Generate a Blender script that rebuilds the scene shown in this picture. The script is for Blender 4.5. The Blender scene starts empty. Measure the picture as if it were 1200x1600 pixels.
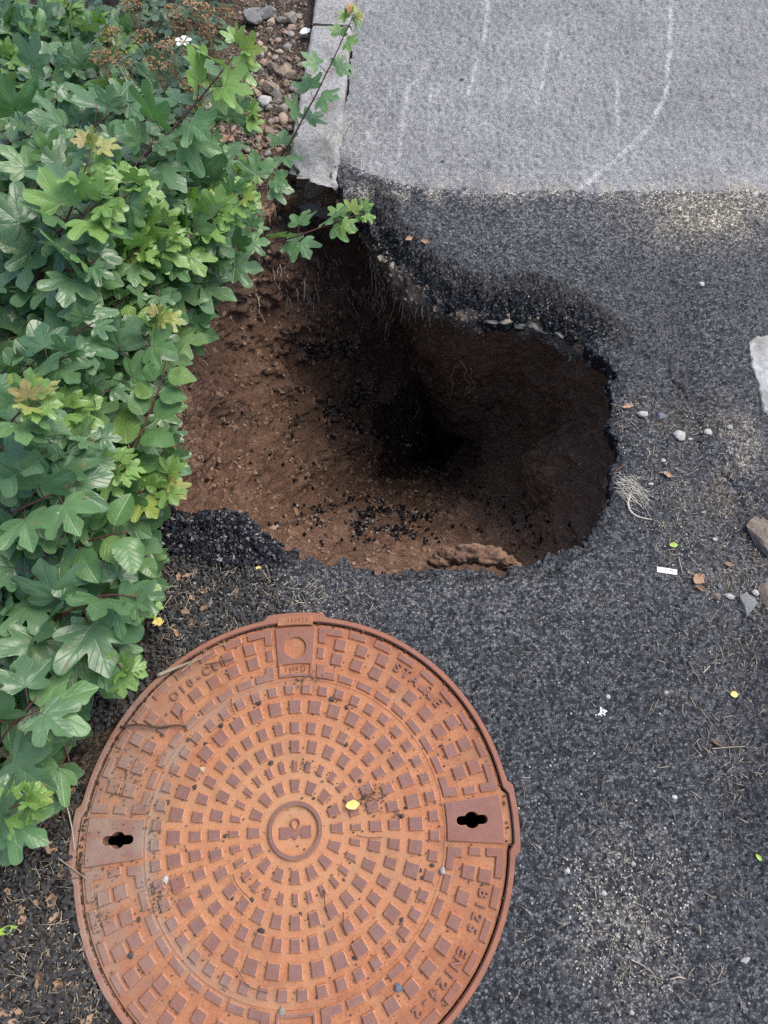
import bpy, bmesh, math, random
import numpy as np
from mathutils import Vector, Matrix, Euler, noise as mnoise

random.seed(7)
RNG = np.random.default_rng(7)
SC = bpy.context.scene
COL = SC.collection

# ------------------------------------------------------------------ camera
H, TILT, F = 1.25, math.radians(24.1), 1109.0
cam_d = bpy.data.cameras.new('camera')
cam = bpy.data.objects.new('camera', cam_d)
COL.objects.link(cam)
cam.location = (0, 0, H)
cam.rotation_euler = (TILT, 0, 0)
cam_d.sensor_fit = 'VERTICAL'
cam_d.sensor_height = 36.0
cam_d.lens = 36.0 * F / 1600.0
cam_d.clip_start = 0.02
cam_d.clip_end = 500
cam_d.dof.use_dof = True
cam_d.dof.focus_distance = 1.42
cam_d.dof.aperture_fstop = 7.0
SC.camera = cam

# ------------------------------------------------------------------ light
SUN_EL, SUN_AZ = math.radians(57), math.radians(62)      # azimuth from +Y towards +X
world = bpy.data.worlds.new('World')
SC.world = world
world.use_nodes = True
wn = world.node_tree
wn.nodes.clear()
sky = wn.nodes.new('ShaderNodeTexSky')
sky.sky_type = 'NISHITA'
sky.sun_disc = False
sky.sun_elevation = SUN_EL
sky.sun_rotation = SUN_AZ
sky.dust_density = 3.0
sky.air_density = 1.0
bg = wn.nodes.new('ShaderNodeBackground')
bg.inputs['Strength'].default_value = 0.15
wo = wn.nodes.new('ShaderNodeOutputWorld')
wn.links.new(sky.outputs[0], bg.inputs['Color'])
wn.links.new(bg.outputs[0], wo.inputs['Surface'])
sun_d = bpy.data.lights.new('sun', 'SUN')
sun_d.energy = 1.5
sun_d.angle = math.radians(38)
sun_d.color = (1.0, 0.95, 0.88)
sun = bpy.data.objects.new('sun', sun_d)
COL.objects.link(sun)
sdir = Vector((math.cos(SUN_EL) * math.sin(SUN_AZ), math.cos(SUN_EL) * math.cos(SUN_AZ), math.sin(SUN_EL)))
sun.rotation_euler = sdir.to_track_quat('Z', 'Y').to_euler()
sun.location = sdir * 20
SC.view_settings.view_transform = 'Standard'
SC.view_settings.look = 'None'
SC.view_settings.exposure = 0.78
SC.view_settings.gamma = 1.0
SC.cycles.use_denoising = False
SC.cycles.max_bounces = 14
SC.cycles.diffuse_bounces = 10
SC.cycles.sample_clamp_indirect = 4.0

# ------------------------------------------------------------------ helpers
CA, SA = math.cos(TILT), math.sin(TILT)


def at(px, py, z=0.0):
    """photo pixel -> the point of the scene at height z"""
    dx, dy = (px - 600) / F, -(py - 800) / F
    y, zz = dy * CA + SA, dy * SA - CA
    t = (z - H) / zz
    return Vector((dx * t, y * t, z))


def proj(P):
    """points (n,3) -> photo pixels"""
    x, y, z = P[:, 0], P[:, 1], P[:, 2] - H
    dy = y * CA + z * SA
    dz = -y * SA + z * CA
    return np.stack([600 + F * x / -dz, 800 - F * dy / -dz], 1)


def h32(*a):
    h = np.uint32(2166136261)
    for v in a:
        h = (h ^ (np.asarray(v).astype(np.int64) & 0xffffffff).astype(np.uint32)) * np.uint32(16777619)
        h = h ^ (h >> np.uint32(15))
        h = h * np.uint32(2246822519)
        h = h ^ (h >> np.uint32(13))
    return h.astype(np.float64) / 4294967296.0


def vnoise(x, y, z=0.0, seed=0):
    x, y, z = np.broadcast_arrays(np.asarray(x, float), np.asarray(y, float), np.asarray(z, float))
    ix, iy, iz = np.floor(x), np.floor(y), np.floor(z)
    fx, fy, fz = x - ix, y - iy, z - iz
    fx, fy, fz = [f * f * (3 - 2 * f) for f in (fx, fy, fz)]
    r = 0
    for a in (0, 1):
        for b in (0, 1):
            for c in (0, 1):
                w = (fx if a else 1 - fx) * (fy if b else 1 - fy) * (fz if c else 1 - fz)
                r = r + w * h32(ix + a, iy + b, iz + c, seed)
    return r * 2 - 1


def fbm(x, y, z=0.0, seed=0, octv=4, gain=0.5):
    r, a, f, n = 0, 1.0, 1.0, 0
    for i in range(octv):
        r = r + a * vnoise(x * f, y * f, np.asarray(z) * f, seed + i * 17)
        n += a
        a *= gain
        f *= 2.03
    return r / n


def voro(x, y, cell, seed=0):
    """nearest / second distances (in cells) and a random value per cell"""
    x, y = x / cell, y / cell
    ix, iy = np.floor(x), np.floor(y)
    f1 = np.full(x.shape, 9.0)
    f2 = np.full(x.shape, 9.0)
    rid = np.zeros(x.shape)
    for a in (-1, 0, 1):
        for b in (-1, 0, 1):
            cx, cy = ix + a, iy + b
            qx = cx + .1 + .8 * h32(cx, cy, seed)
            qy = cy + .1 + .8 * h32(cx, cy, seed + 1)
            d = np.hypot(qx - x, qy - y)
            n = d < f1
            f2 = np.where(n, f1, np.minimum(f2, d))
            rid = np.where(n, h32(cx, cy, seed + 2), rid)
            f1 = np.where(n, d, f1)
    return f1, f2, rid


def sstep(a, b, x):
    t = np.clip((x - a) / (b - a), 0, 1)
    return t * t * (3 - 2 * t)


def seg_dist(X, Y, poly, closed=False):
    P = np.asarray(poly, float)
    n = len(P)
    best = np.full(X.shape, 1e9)
    for i in range(n if closed else n - 1):
        a, b = P[i], P[(i + 1) % n]
        d = b - a
        L = max(d @ d, 1e-12)
        t = np.clip(((X - a[0]) * d[0] + (Y - a[1]) * d[1]) / L, 0, 1)
        best = np.minimum(best, np.hypot(X - a[0] - t * d[0], Y - a[1] - t * d[1]))
    return best


def inside(X, Y, poly):
    P = np.asarray(poly, float)
    n = len(P)
    r = np.zeros(X.shape, bool)
    for i in range(n):
        x1, y1 = P[i]
        x2, y2 = P[(i + 1) % n]
        if y1 == y2:
            continue
        c = ((y1 > Y) != (y2 > Y)) & (X < (x2 - x1) * (Y - y1) / (y2 - y1) + x1)
        r ^= c
    return r


def ground_pts(pix, z=0.0):
    return [tuple(at(a, b, z)[:2]) for a, b in pix]


def np_mesh(name, V, faces, mats, col=None, wet=None, smooth=True, uv=None, midx=None):
    """faces: (n,4) or (n,3) int array"""
    me = bpy.data.meshes.new(name)
    V = np.ascontiguousarray(V, np.float32)
    faces = np.ascontiguousarray(faces, np.int32)
    k = faces.shape[1]
    me.vertices.add(len(V))
    me.vertices.foreach_set('co', V.ravel())
    me.loops.add(faces.size)
    me.loops.foreach_set('vertex_index', faces.ravel())
    me.polygons.add(len(faces))
    me.polygons.foreach_set('loop_start', np.arange(0, faces.size, k, dtype=np.int32))
    me.polygons.foreach_set('loop_total', np.full(len(faces), k, np.int32))
    for m in (mats if isinstance(mats, (list, tuple)) else [mats]):
        me.materials.append(m)
    if midx is not None:
        me.polygons.foreach_set('material_index', np.ascontiguousarray(midx, np.int32))
    me.update(calc_edges=True)
    me.polygons.foreach_set('use_smooth', np.full(len(faces), smooth, bool))
    if col is not None:
        a = me.attributes.new('tint', 'FLOAT_COLOR', 'POINT')
        c = np.ones((len(V), 4), np.float32)
        c[:, :3] = col
        a.data.foreach_set('color', c.ravel())
    if wet is not None:
        a = me.attributes.new('wet', 'FLOAT', 'POINT')
        a.data.foreach_set('value', np.ascontiguousarray(wet, np.float32))
    if uv is not None:
        l = me.uv_layers.new(name='UVMap')
        l.data.foreach_set('uv', np.ascontiguousarray(uv[faces.ravel()], np.float32).ravel())
    me.validate()
    return me


def link(name, me, parent=None, loc=None, mat=None):
    o = bpy.data.objects.new(name, me)
    COL.objects.link(o)
    if parent is not None:
        o.parent = parent
    if loc is not None:
        o.location = loc
    if mat is not None:
        o.matrix_local = mat
    return o


def tag(o, label=None, cat=None, group=None, kind=None):
    if label:
        o['label'] = label
    if cat:
        o['category'] = cat
    if group:
        o['group'] = group
    if kind:
        o['kind'] = kind
    return o


# ------------------------------------------------------------------ materials
class NT:
    def __init__(self, name):
        self.m = bpy.data.materials.new(name)
        self.m.use_nodes = True
        self.t = self.m.node_tree
        self.t.nodes.clear()
        self.out = self.n('ShaderNodeOutputMaterial')
        self.b = self.n('ShaderNodeBsdfPrincipled')
        self.l(self.b.outputs[0], self.out.inputs['Surface'])

    def n(self, t, **kw):
        x = self.t.nodes.new(t)
        for k, v in kw.items():
            setattr(x, k, v)
        return x

    def l(self, a, b):
        self.t.links.new(a, b)

    def set(self, sock, v):
        if hasattr(v, 'is_linked') or isinstance(v, bpy.types.NodeSocket):
            self.l(v, sock)
        else:
            sock.default_value = v

    def mix(self, f, a, b, mode='MIX'):
        x = self.n('ShaderNodeMix', data_type='RGBA', blend_type=mode)
        self.set(x.inputs[0], f)
        self.set(x.inputs[6], a if not isinstance(a, tuple) else (*a, 1)[:4])
        self.set(x.inputs[7], b if not isinstance(b, tuple) else (*b, 1)[:4])
        return x.outputs[2]

    def math(self, op, a, b=0.0, c=0.0):
        x = self.n('ShaderNodeMath', operation=op)
        self.set(x.inputs[0], a)
        self.set(x.inputs[1], b)
        self.set(x.inputs[2], c)
        return x.outputs[0]

    def ramp(self, v, lo, hi):
        x = self.n('ShaderNodeMapRange')
        self.l(v, x.inputs[0])
        x.inputs[1].default_value = lo
        x.inputs[2].default_value = hi
        return x.outputs[0]

    def geo(self):
        return self.n('ShaderNodeNewGeometry').outputs['Position']

    def obj(self):
        return self.n('ShaderNodeTexCoord').outputs['Object']

    def noise(self, vec, scale, detail=4, rough=.55):
        x = self.n('ShaderNodeTexNoise')
        self.l(vec, x.inputs['Vector'])
        x.inputs['Scale'].default_value = scale
        x.inputs['Detail'].default_value = detail
        x.inputs['Roughness'].default_value = rough
        return x.outputs[0]

    def vor(self, vec, scale, feature='F1'):
        x = self.n('ShaderNodeTexVoronoi', feature=feature)
        self.l(vec, x.inputs['Vector'])
        x.inputs['Scale'].default_value = scale
        return x

    def bump(self, h, dist, strength=1.0, prev=None):
        x = self.n('ShaderNodeBump')
        x.inputs['Strength'].default_value = strength
        x.inputs['Distance'].default_value = dist
        self.l(h, x.inputs['Height'])
        if prev is not None:
            self.l(prev, x.inputs['Normal'])
        return x.outputs[0]

    def attr(self, name, out='Color'):
        return self.n('ShaderNodeAttribute', attribute_name=name).outputs[out]

    def rand(self):
        return self.n('ShaderNodeObjectInfo').outputs['Random']

    def fin(self, col, rough=.7, bump=None, spec=.5):
        self.set(self.b.inputs['Base Color'], col if not isinstance(col, tuple) else (*col, 1)[:4])
        self.set(self.b.inputs['Roughness'], rough)
        self.b.inputs['Specular IOR Level'].default_value = spec
        if bump is not None:
            self.l(bump, self.b.inputs['Normal'])
        return self.m


def mat_simple(name, a, b, scale=60, rough=.75, bump=.0015, spec=.4, rnd=.35, patch=None):
    m = NT(name)
    p = m.obj()
    n = m.noise(p, scale, 5)
    c = m.mix(m.ramp(n, .3, .7), a, b)
    if patch:
        c = m.mix(m.math('MULTIPLY', m.ramp(m.noise(p, patch[0], 5, .65), .48, .66), patch[2]), c, patch[1])
    if rnd:
        hv = m.n('ShaderNodeHueSaturation')
        m.l(c, hv.inputs['Color'])
        m.l(m.math('ADD', m.math('MULTIPLY', m.rand(), rnd * 2), 1 - rnd), hv.inputs['Value'])
        c = hv.outputs[0]
    return m.fin(c, rough, m.bump(n, bump), spec)


def mat_ground(name, vscale, lo, hi, gapk, bdist, facet, rough=.8, spec=.4, pw=1.6):
    """tint attribute carries the surface colour; the shader adds separate grains in a darker binder"""
    m = NT(name)
    p = m.geo()
    wv = m.n('ShaderNodeTexNoise')
    m.l(p, wv.inputs['Vector'])
    wv.inputs['Scale'].default_value = 300
    va = m.n('ShaderNodeVectorMath', operation='SCALE')
    m.l(wv.outputs['Color'], va.inputs[0])
    va.inputs['Scale'].default_value = .0035
    vb = m.n('ShaderNodeVectorMath', operation='ADD')
    m.l(p, vb.inputs[0])
    m.l(va.outputs[0], vb.inputs[1])
    pw_ = vb.outputs[0]
    tint = m.attr('tint')
    v = m.vor(pw_, vscale)
    e = m.vor(pw_, vscale, 'DISTANCE_TO_EDGE')
    sp = m.n('ShaderNodeSeparateColor')
    m.l(v.outputs['Color'], sp.inputs[0])
    k = m.math('ADD', m.math('MULTIPLY', m.math('POWER', sp.outputs[0], pw), hi - lo), lo)
    # some grains are twice as large as the rest
    v2 = m.vor(pw_, vscale * .48)
    s2 = m.n('ShaderNodeSeparateColor')
    m.l(v2.outputs['Color'], s2.inputs[0])
    big = m.math('MULTIPLY', m.math('GREATER_THAN', s2.outputs[1], .74), m.ramp(v2.outputs['Distance'], .48, .40))
    k = m.math('ADD', m.math('MULTIPLY', k, m.math('SUBTRACT', 1.0, big)), m.math('MULTIPLY', big, m.math('ADD', m.math('MULTIPLY', m.math('POWER', s2.outputs[0], pw), (hi - lo) * .8), lo)))
    gmod = m.ramp(m.noise(p, 90, 3, .6), .35, .62)
    gap = m.math('MAXIMUM', m.math('MAXIMUM', m.ramp(e.outputs['Distance'], .0, .13), m.math('MULTIPLY', big, .9)), m.math('MULTIPLY', gmod, .4))
    k = m.math('MULTIPLY', k, m.math('ADD', m.math('MULTIPLY', gap, gapk), 1 - gapk))
    n = m.noise(p, 520, 3)
    k = m.math('MULTIPLY', k, m.math('ADD', m.math('MULTIPLY', n, .8), .6))
    cc = m.n('ShaderNodeCombineColor')
    for i in range(3):
        m.l(k, cc.inputs[i])
    c = m.mix(1.0, tint, cc.outputs[0], 'MULTIPLY')
    wet = m.attr('wet', 'Fac')
    r = m.math('SUBTRACT', rough, m.math('MULTIPLY', wet, rough - .3))
    # every grain lies at its own tilt
    gn = m.n('ShaderNodeNewGeometry').outputs['Normal']
    t1 = m.n('ShaderNodeVectorMath', operation='SUBTRACT')
    m.l(v.outputs['Color'], t1.inputs[0])
    t1.inputs[1].default_value = (.5, .5, .5)
    t2 = m.n('ShaderNodeVectorMath', operation='SCALE')
    m.l(t1.outputs[0], t2.inputs[0])
    t2.inputs['Scale'].default_value = facet
    t3 = m.n('ShaderNodeVectorMath', operation='ADD')
    m.l(gn, t3.inputs[0])
    m.l(t2.outputs[0], t3.inputs[1])
    t4 = m.n('ShaderNodeVectorMath', operation='NORMALIZE')
    m.l(t3.outputs[0], t4.inputs[0])
    b1 = m.bump(gap, bdist, .9, t4.outputs[0])
    b2 = m.bump(n, bdist * .3, .6, b1)
    return m.fin(c, r, b2, spec)


M = {}
M['asphalt'] = mat_ground('asphalt', 215, .55, 2.5, .72, .0018, 1.1, .55, .5, 2.3)
M['road'] = mat_ground('worn road', 170, .9, 1.13, .22, .0016, .4, .8, .35, 1.2)
M['soil'] = mat_ground('soil', 240, .5, 1.8, .5, .0016, .7, .92, .2)
M['cavity'] = mat_ground('cavity soil', 230, .75, 1.35, .15, .0010, .35, .95, .12)
M['bitumen'] = mat_simple('fresh bitumen crumbs', (.006, .006, .008), (.018, .018, .024), 120, .3, .001, .6)
M['crumb'] = mat_simple('dull dark crumb', (.022, .021, .02), (.075, .07, .066), 5, .8, .0006)
M['dull_crumb'] = mat_simple('dull asphalt crumbs', (.02, .02, .02), (.06, .058, .055), 150, .75, .001, .3)
M['concrete'] = mat_simple('kerb concrete', (.19, .188, .18), (.40, .395, .385), 130, .9, .003, .2, 0, (9, (.10, .095, .085), .7))
M['pale_concrete'] = mat_simple('pale broken concrete', (.26, .27, .27), (.46, .46, .45), 90, .9, .003, .2, .1, (14, (.2, .18, .15), .7))
M['base_layer'] = mat_simple('pale bedding layer', (.075, .058, .044), (.22, .18, .145), 90, .95, .005, .15, 0, (16, (.09, .055, .036), .8))
M['stone_grey'] = mat_simple('grey stone', (.16, .145, .125), (.31, .285, .255), 5, .8, .0007)
M['stone_tan'] = mat_simple('tan stone', (.22, .165, .115), (.37, .295, .225), 5, .85, .0007)
M['stone_white'] = mat_simple('white stone', (.3, .29, .27), (.52, .51, .48), 5, .7, .0007, .4, .12)
M['stone_brown'] = mat_simple('brown rock', (.1, .08, .06), (.27, .22, .175), 3.5, .9, .004)
M['stone_slate'] = mat_simple('slate stone', (.08, .09, .11), (.14, .15, .18), 5, .6, .0007)
M['stone_red'] = mat_simple('reddish stone', (.2, .135, .105), (.32, .24, .195), 5, .8, .0007)
M['dry_leaf'] = mat_simple('dry leaf', (.19, .11, .065), (.36, .24, .155), 40, .7, .001, .3, .5)
M['yellow_leaf'] = mat_simple('yellow leaf', (.62, .5, .12), (.7, .58, .2), 30, .5, .0005, .4, .1)
M['straw'] = mat_simple('straw', (.26, .21, .15), (.42, .36, .28), 60, .75, .0005, .3, .4)
M['twig'] = mat_simple('twig bark', (.07, .04, .028), (.14, .085, .06), 120, .75, .001, .3, .3)
M['root'] = mat_simple('pale root', (.34, .28, .22), (.5, .42, .34), 60, .85, .0005, .2, .3)
M['white_root'] = mat_simple('bleached root fibre', (.5, .46, .38), (.62, .58, .5), 60, .85, .0005, .2, .1)
M['white'] = mat_simple('white scrap', (.7, .7, .68), (.8, .8, .78), 60, .7, .0006, .3, .05)
M['black_mark'] = mat_simple('dark mark', (.03, .03, .03), (.05, .05, .05), 60, .8, .0002, .3, 0)
M['bright_green'] = mat_simple('bright green scrap', (.25, .4, .05), (.34, .5, .09), 60, .5, .0004, .4, .1)
M['stem'] = mat_simple('reddish stem', (.085, .03, .03), (.13, .055, .045), 90, .55, .0004, .4, .2)
M['stem_green'] = mat_simple('green brown stem', (.1, .075, .04), (.16, .12, .06), 90, .55, .0004, .4, .2)
M['wood'] = mat_simple('woody stem', (.12, .08, .055), (.2, .14, .1), 90, .75, .0006, .3, .2)
M['dead_flower'] = mat_simple('dead flower head', (.24, .14, .065), (.4, .27, .15), 60, .85, .0005, .2, .3)
M['petal'] = mat_simple('white petal', (.75, .74, .7), (.82, .81, .78), 30, .6, .0003, .3, 0)
M['shell'] = mat_simple('snail shell', (.4, .28, .15), (.55, .44, .28), 60, .4, .0005, .4, .1)


def mat_rust(name, cols, scale=26, rough=.8, bump=.0009):
    m = NT(name)
    p = m.geo()
    n1 = m.noise(p, scale, 6, .65)
    n2 = m.noise(p, 260, 4, .6)
    n3 = m.noise(p, 7.0, 4, .6)
    c = m.mix(m.ramp(n1, .33, .67), cols[0], cols[1])
    c = m.mix(m.ramp(n2, .52, .72), c, cols[2])
    c = m.mix(m.math('MULTIPLY', m.ramp(n3, .45, .7), .6), c, cols[3])
    # grey grit washed against the raised ring and the left side of the lid
    dirt = m.attr('dirt', 'Fac')
    sp = m.n('ShaderNodeSeparateXYZ')
    m.l(p, sp.inputs[0])
    dx = m.math('SUBTRACT', sp.outputs[0], -.142)
    r = m.math('SQRT', m.math('ADD', m.math('MULTIPLY', dx, dx), m.math('MULTIPLY', sp.outputs[1], sp.outputs[1])))
    ring = m.math('SUBTRACT', 1.0, m.math('MULTIPLY', m.math('ABSOLUTE', m.math('SUBTRACT', r, .236)), 38.0))
    ring = m.math('MAXIMUM', ring, 0.0)
    side = m.ramp(dx, .1, -.22)
    outer = m.math('MULTIPLY', m.ramp(r, .2, .28), m.math('MULTIPLY', m.ramp(dx, -.16, -.3), .8))
    n4 = m.noise(p, 15, 5, .7)
    c = m.mix(m.math('MULTIPLY', m.ramp(n4, .52, .68), .6), c, cols[2])
    grime = m.math('MULTIPLY', m.ramp(m.noise(p, 6.5, 7, .72), .52, .68), .5)
    c = m.mix(grime, c, (.13, .07, .05))
    pit = m.vor(p, 330)
    c = m.mix(m.math('MULTIPLY', m.math('LESS_THAN', pit.outputs['Distance'], .22), .45), c, (.09, .04, .028))
    # the middle has rusted lighter and yellower, the rim darker and redder
    mid = m.math('MULTIPLY', m.ramp(r, .24, .05), m.math('ADD', m.math('MULTIPLY', n3, .5), .2))
    c = m.mix(mid, c, cols[3])
    rim = m.math('MULTIPLY', m.ramp(r, .23, .33), m.math('MULTIPLY', m.ramp(m.noise(p, 11, 4, .6), .35, .6), .55))
    c = m.mix(rim, c, cols[2])
    d = m.math('ADD', m.math('MULTIPLY', ring, side), outer)
    d = m.math('MULTIPLY', d, m.ramp(m.noise(p, 30, 5, .7), .32, .62))
    d = m.math('MINIMUM', m.math('MULTIPLY', d, .95), .85)
    c = m.mix(d, c, (.27, .21, .165))
    b = m.bump(n2, bump, .8)
    b = m.bump(n1, bump * .6, .6, b)
    return m.fin(c, rough, b, .3)


M['rust'] = mat_rust('orange rust', [(.36, .138, .065), (.44, .20, .098), (.21, .082, .048), (.50, .285, .155)])
M['rust_top'] = mat_rust('worn brown iron', [(.185, .098, .082), (.24, .14, .12), (.27, .105, .062), (.2, .105, .088)], 45)
M['rust_edge'] = mat_rust('light rust edge', [(.47, .20, .105), (.55, .28, .16), (.36, .14, .07), (.52, .27, .15)])
M['rust_frame'] = mat_rust('frame rust', [(.2, .095, .075), (.27, .14, .11), (.34, .13, .065), (.24, .12, .09)], 40)
M['shaft'] = mat_simple('dark shaft wall', (.02, .018, .016), (.04, .035, .03), 40, .9, .002, .2, 0)


def mat_leaf(name, a, b, tipc, veinc, veins, rough=.42, spots=True, spec=.6):
    m = NT(name)
    uv = m.n('ShaderNodeUVMap').outputs[0]
    pos = m.geo()
    rnd = m.rand()
    n = m.noise(pos, 38, 3)
    c = m.mix(m.math('ADD', m.math('MULTIPLY', n, .5), m.math('MULTIPLY', rnd, .5)), a, b)
    big = m.math('GREATER_THAN', m.math('FRACT', m.math('MULTIPLY', rnd, 37.7)), .9)
    c = m.mix(m.math('MULTIPLY', big, .45), c, tipc)
    sp = m.n('ShaderNodeSeparateXYZ')
    m.l(uv, sp.inputs[0])
    x, y = sp.outputs[0], sp.outputs[1]
    best = None
    for (ox, oy, ang, w) in veins:
        s, k = math.sin(ang), math.cos(ang)
        rx, ry = m.math('SUBTRACT', x, ox), m.math('SUBTRACT', y, oy)
        along = m.math('ADD', m.math('MULTIPLY', rx, s), m.math('MULTIPLY', ry, k))
        across = m.math('ABSOLUTE', m.math('SUBTRACT', m.math('MULTIPLY', rx, k), m.math('MULTIPLY', ry, s)))
        v = m.math('SUBTRACT', 1.0, m.math('DIVIDE', across, w))
        v = m.math('MULTIPLY', m.math('MAXIMUM', v, 0.0), m.math('GREATER_THAN', along, 0.0))
        best = v if best is None else m.math('MAXIMUM', best, v)
    c = m.mix(m.math('MULTIPLY', best, .55), c, veinc)
    # blade underside is paler
    back = m.n('ShaderNodeNewGeometry').outputs['Backfacing']
    c = m.mix(m.math('MULTIPLY', back, .45), c, (.2, .28, .16))
    if spots:
        sick = m.math('MULTIPLY', m.ramp(m.noise(pos, 70, 3, .7), .6, .68), m.math('GREATER_THAN', m.math('FRACT', m.math('MULTIPLY', rnd, 53.1)), .72))
        c = m.mix(m.math('MULTIPLY', sick, .7), c, (.2, .17, .07))
        v = m.vor(uv, 9.0)
        s3 = m.n('ShaderNodeSeparateColor')
        m.l(v.outputs['Color'], s3.inputs[0])
        spot = m.math('MULTIPLY', m.math('LESS_THAN', v.outputs['Distance'], .2),
                      m.math('MULTIPLY', m.math('GREATER_THAN', s3.outputs[0], .9),
                             m.math('GREATER_THAN', m.math('FRACT', m.math('MULTIPLY', rnd, 91.3)), .86)))
        c = m.mix(spot, c, (.72, .72, .68))
    bm = m.bump(best, .0008, .6)
    bm.node.invert = True
    bm = m.bump(m.noise(pos, 160, 2), .0006, .5, bm)
    m.fin(c, rough, bm, spec)
    tr = m.n('ShaderNodeBsdfTranslucent')
    m.l(m.mix(1.0, c, (1.3, 1.6, .6), 'MULTIPLY'), tr.inputs['Color'])
    ms = m.n('ShaderNodeMixShader')
    ms.inputs[0].default_value = .22
    m.l(m.b.outputs[0], ms.inputs[1])
    m.l(tr.outputs[0], ms.inputs[2])
    m.l(ms.outputs[0], m.out.inputs['Surface'])
    return m.m


VM = [(0, 0, 0, .022), (0, 0, .83, .02), (0, 0, -.83, .02), (0, 0, 1.62, .016), (0, 0, -1.62, .016)]
for yy, aa in ((.3, .6), (.5, .55), (.68, .5)):
    VM += [(0, yy, aa, .011), (0, yy, -aa, .011)]
VM += [(.3, .28, .35, .011), (-.3, .28, -.35, .011), (.36, .33, 1.25, .011), (-.36, .33, -1.25, .011)]
VO = [(0, 0, 0, .02)]
for k in range(5):
    VO += [(0, .14 + .15 * k, .85, .011), (0, .14 + .15 * k, -.85, .011)]
M['maple_leaf'] = mat_leaf('mature maple leaf', (.058, .135, .058), (.125, .225, .10), (.13, .22, .07), (.13, .22, .12), VM, .29)
M['maple_mid'] = mat_leaf('mid green maple leaf', (.09, .2, .075), (.14, .26, .10), (.16, .26, .08), (.19, .29, .13), VM, .36)
M['maple_young'] = mat_leaf('young maple leaf', (.15, .28, .07), (.2, .33, .085), (.36, .36, .07), (.3, .42, .15), VM, .36, False)
M['maple_gold'] = mat_leaf('yellowing tip leaf', (.24, .32, .08), (.38, .35, .12), (.42, .24, .12), (.4, .42, .2), VM, .4, False)
M['maple_red'] = mat_leaf('bronze tip leaf', (.3, .13, .05), (.4, .2, .07), (.45, .22, .1), (.4, .3, .15), VM, .4, False)
M['oval_leaf'] = mat_leaf('oval serrated leaf', (.075, .17, .05), (.11, .22, .07), (.2, .3, .06), (.2, .3, .12), VO, .36, False)
M['small_leaf'] = mat_leaf('small shrub leaf', (.05, .11, .06), (.085, .15, .085), (.2, .27, .09), (.16, .22, .13), VO, .45, False)

# ------------------------------------------------------------------ the hole's outline
RIM_PX = [(285, 560), (292, 500), (312, 445), (352, 400), (395, 345), (430, 300), (470, 272), (515, 280), (545, 318),
          (575, 352), (600, 388), (630, 415), (665, 440), (705, 458), (750, 477), (800, 482), (850, 490), (888, 505),
          (918, 530), (945, 562), (956, 605), (954, 645), (962, 690), (951, 735), (949, 785), (930, 822),
          (895, 852), (862, 872), (828, 888), (790, 893), (740, 889), (700, 893), (660, 886), (620, 886), (560, 884),
          (505, 872), (455, 858), (420, 835), (385, 806), (340, 802), (300, 806), (262, 790), (258, 740), (270, 690),
          (280, 620)]
RIM0 = np.array(ground_pts(RIM_PX))
NR = 640


def resample(P, n):
    Q = np.vstack([P, P[:1]])
    s = np.r_[0, np.cumsum(np.hypot(*np.diff(Q, axis=0).T))]
    t = np.linspace(0, s[-1], n, endpoint=False)
    return np.stack([np.interp(t, s, Q[:, 0]), np.interp(t, s, Q[:, 1])], 1)


RIM = resample(RIM0, NR)
for _ in range(6):
    RIM = RIM * .5 + .25 * (np.roll(RIM, 1, 0) + np.roll(RIM, -1, 0))
RIM = np.roll(RIM, -NR // 2, 0)
RC = RIM.mean(0)

# manhole: centre and the scale of its drawing (photo pixels on the lid -> metres)
MC = at(462, 1297)
K = .988 * H * math.cos(TILT) / F
R_LID, R_FR0, R_FR1 = 334 * K, 337.5 * K, 346 * K

# ------------------------------------------------------------------ ground grid
xs = np.concatenate([np.arange(-1.5, -.72, .009), np.arange(-.72, 1.28, .0027)])
ys = [-.5]
while ys[-1] < 2.42:
    y = ys[-1]
    ys.append(y + (.006 if y < -.3 else .0025 * (1 + .6 * max(y, 0))))
ys = np.array(ys)
GX, GY = np.meshgrid(xs, ys)
NX, NY = len(xs), len(ys)

pix = proj(np.stack([GX.ravel(), GY.ravel(), np.zeros(GX.size)], 1))
PX, PY = pix[:, 0].reshape(GX.shape), pix[:, 1].reshape(GX.shape)
wob = fbm(GX * 14, GY * 14, seed=3)
# signed distance to the hole edge (positive = solid ground)
near = (GX > RIM[:, 0].min() - .25) & (GX < RIM[:, 0].max() + .25) & (GY > RIM[:, 1].min() - .25) & (GY < RIM[:, 1].max() + .25)
SD = np.full(GX.shape, .25)
gx, gy = GX[near], GY[near]
d = seg_dist(gx, gy, RIM[::2], True)
SD[near] = np.where(inside(gx, gy, RIM[::2]), -d, d)
SD = SD + .009 * fbm(GX * 60, GY * 60, seed=5) + .016 * fbm(GX * 16, GY * 16, seed=6)
q1, q2, qr = voro(GX, GY, .03, 7)
SD = SD + np.where(np.abs(SD) < .03, .024 * (qr - .5) * np.clip((q2 - q1) * 4, 0, 1), 0)

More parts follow.
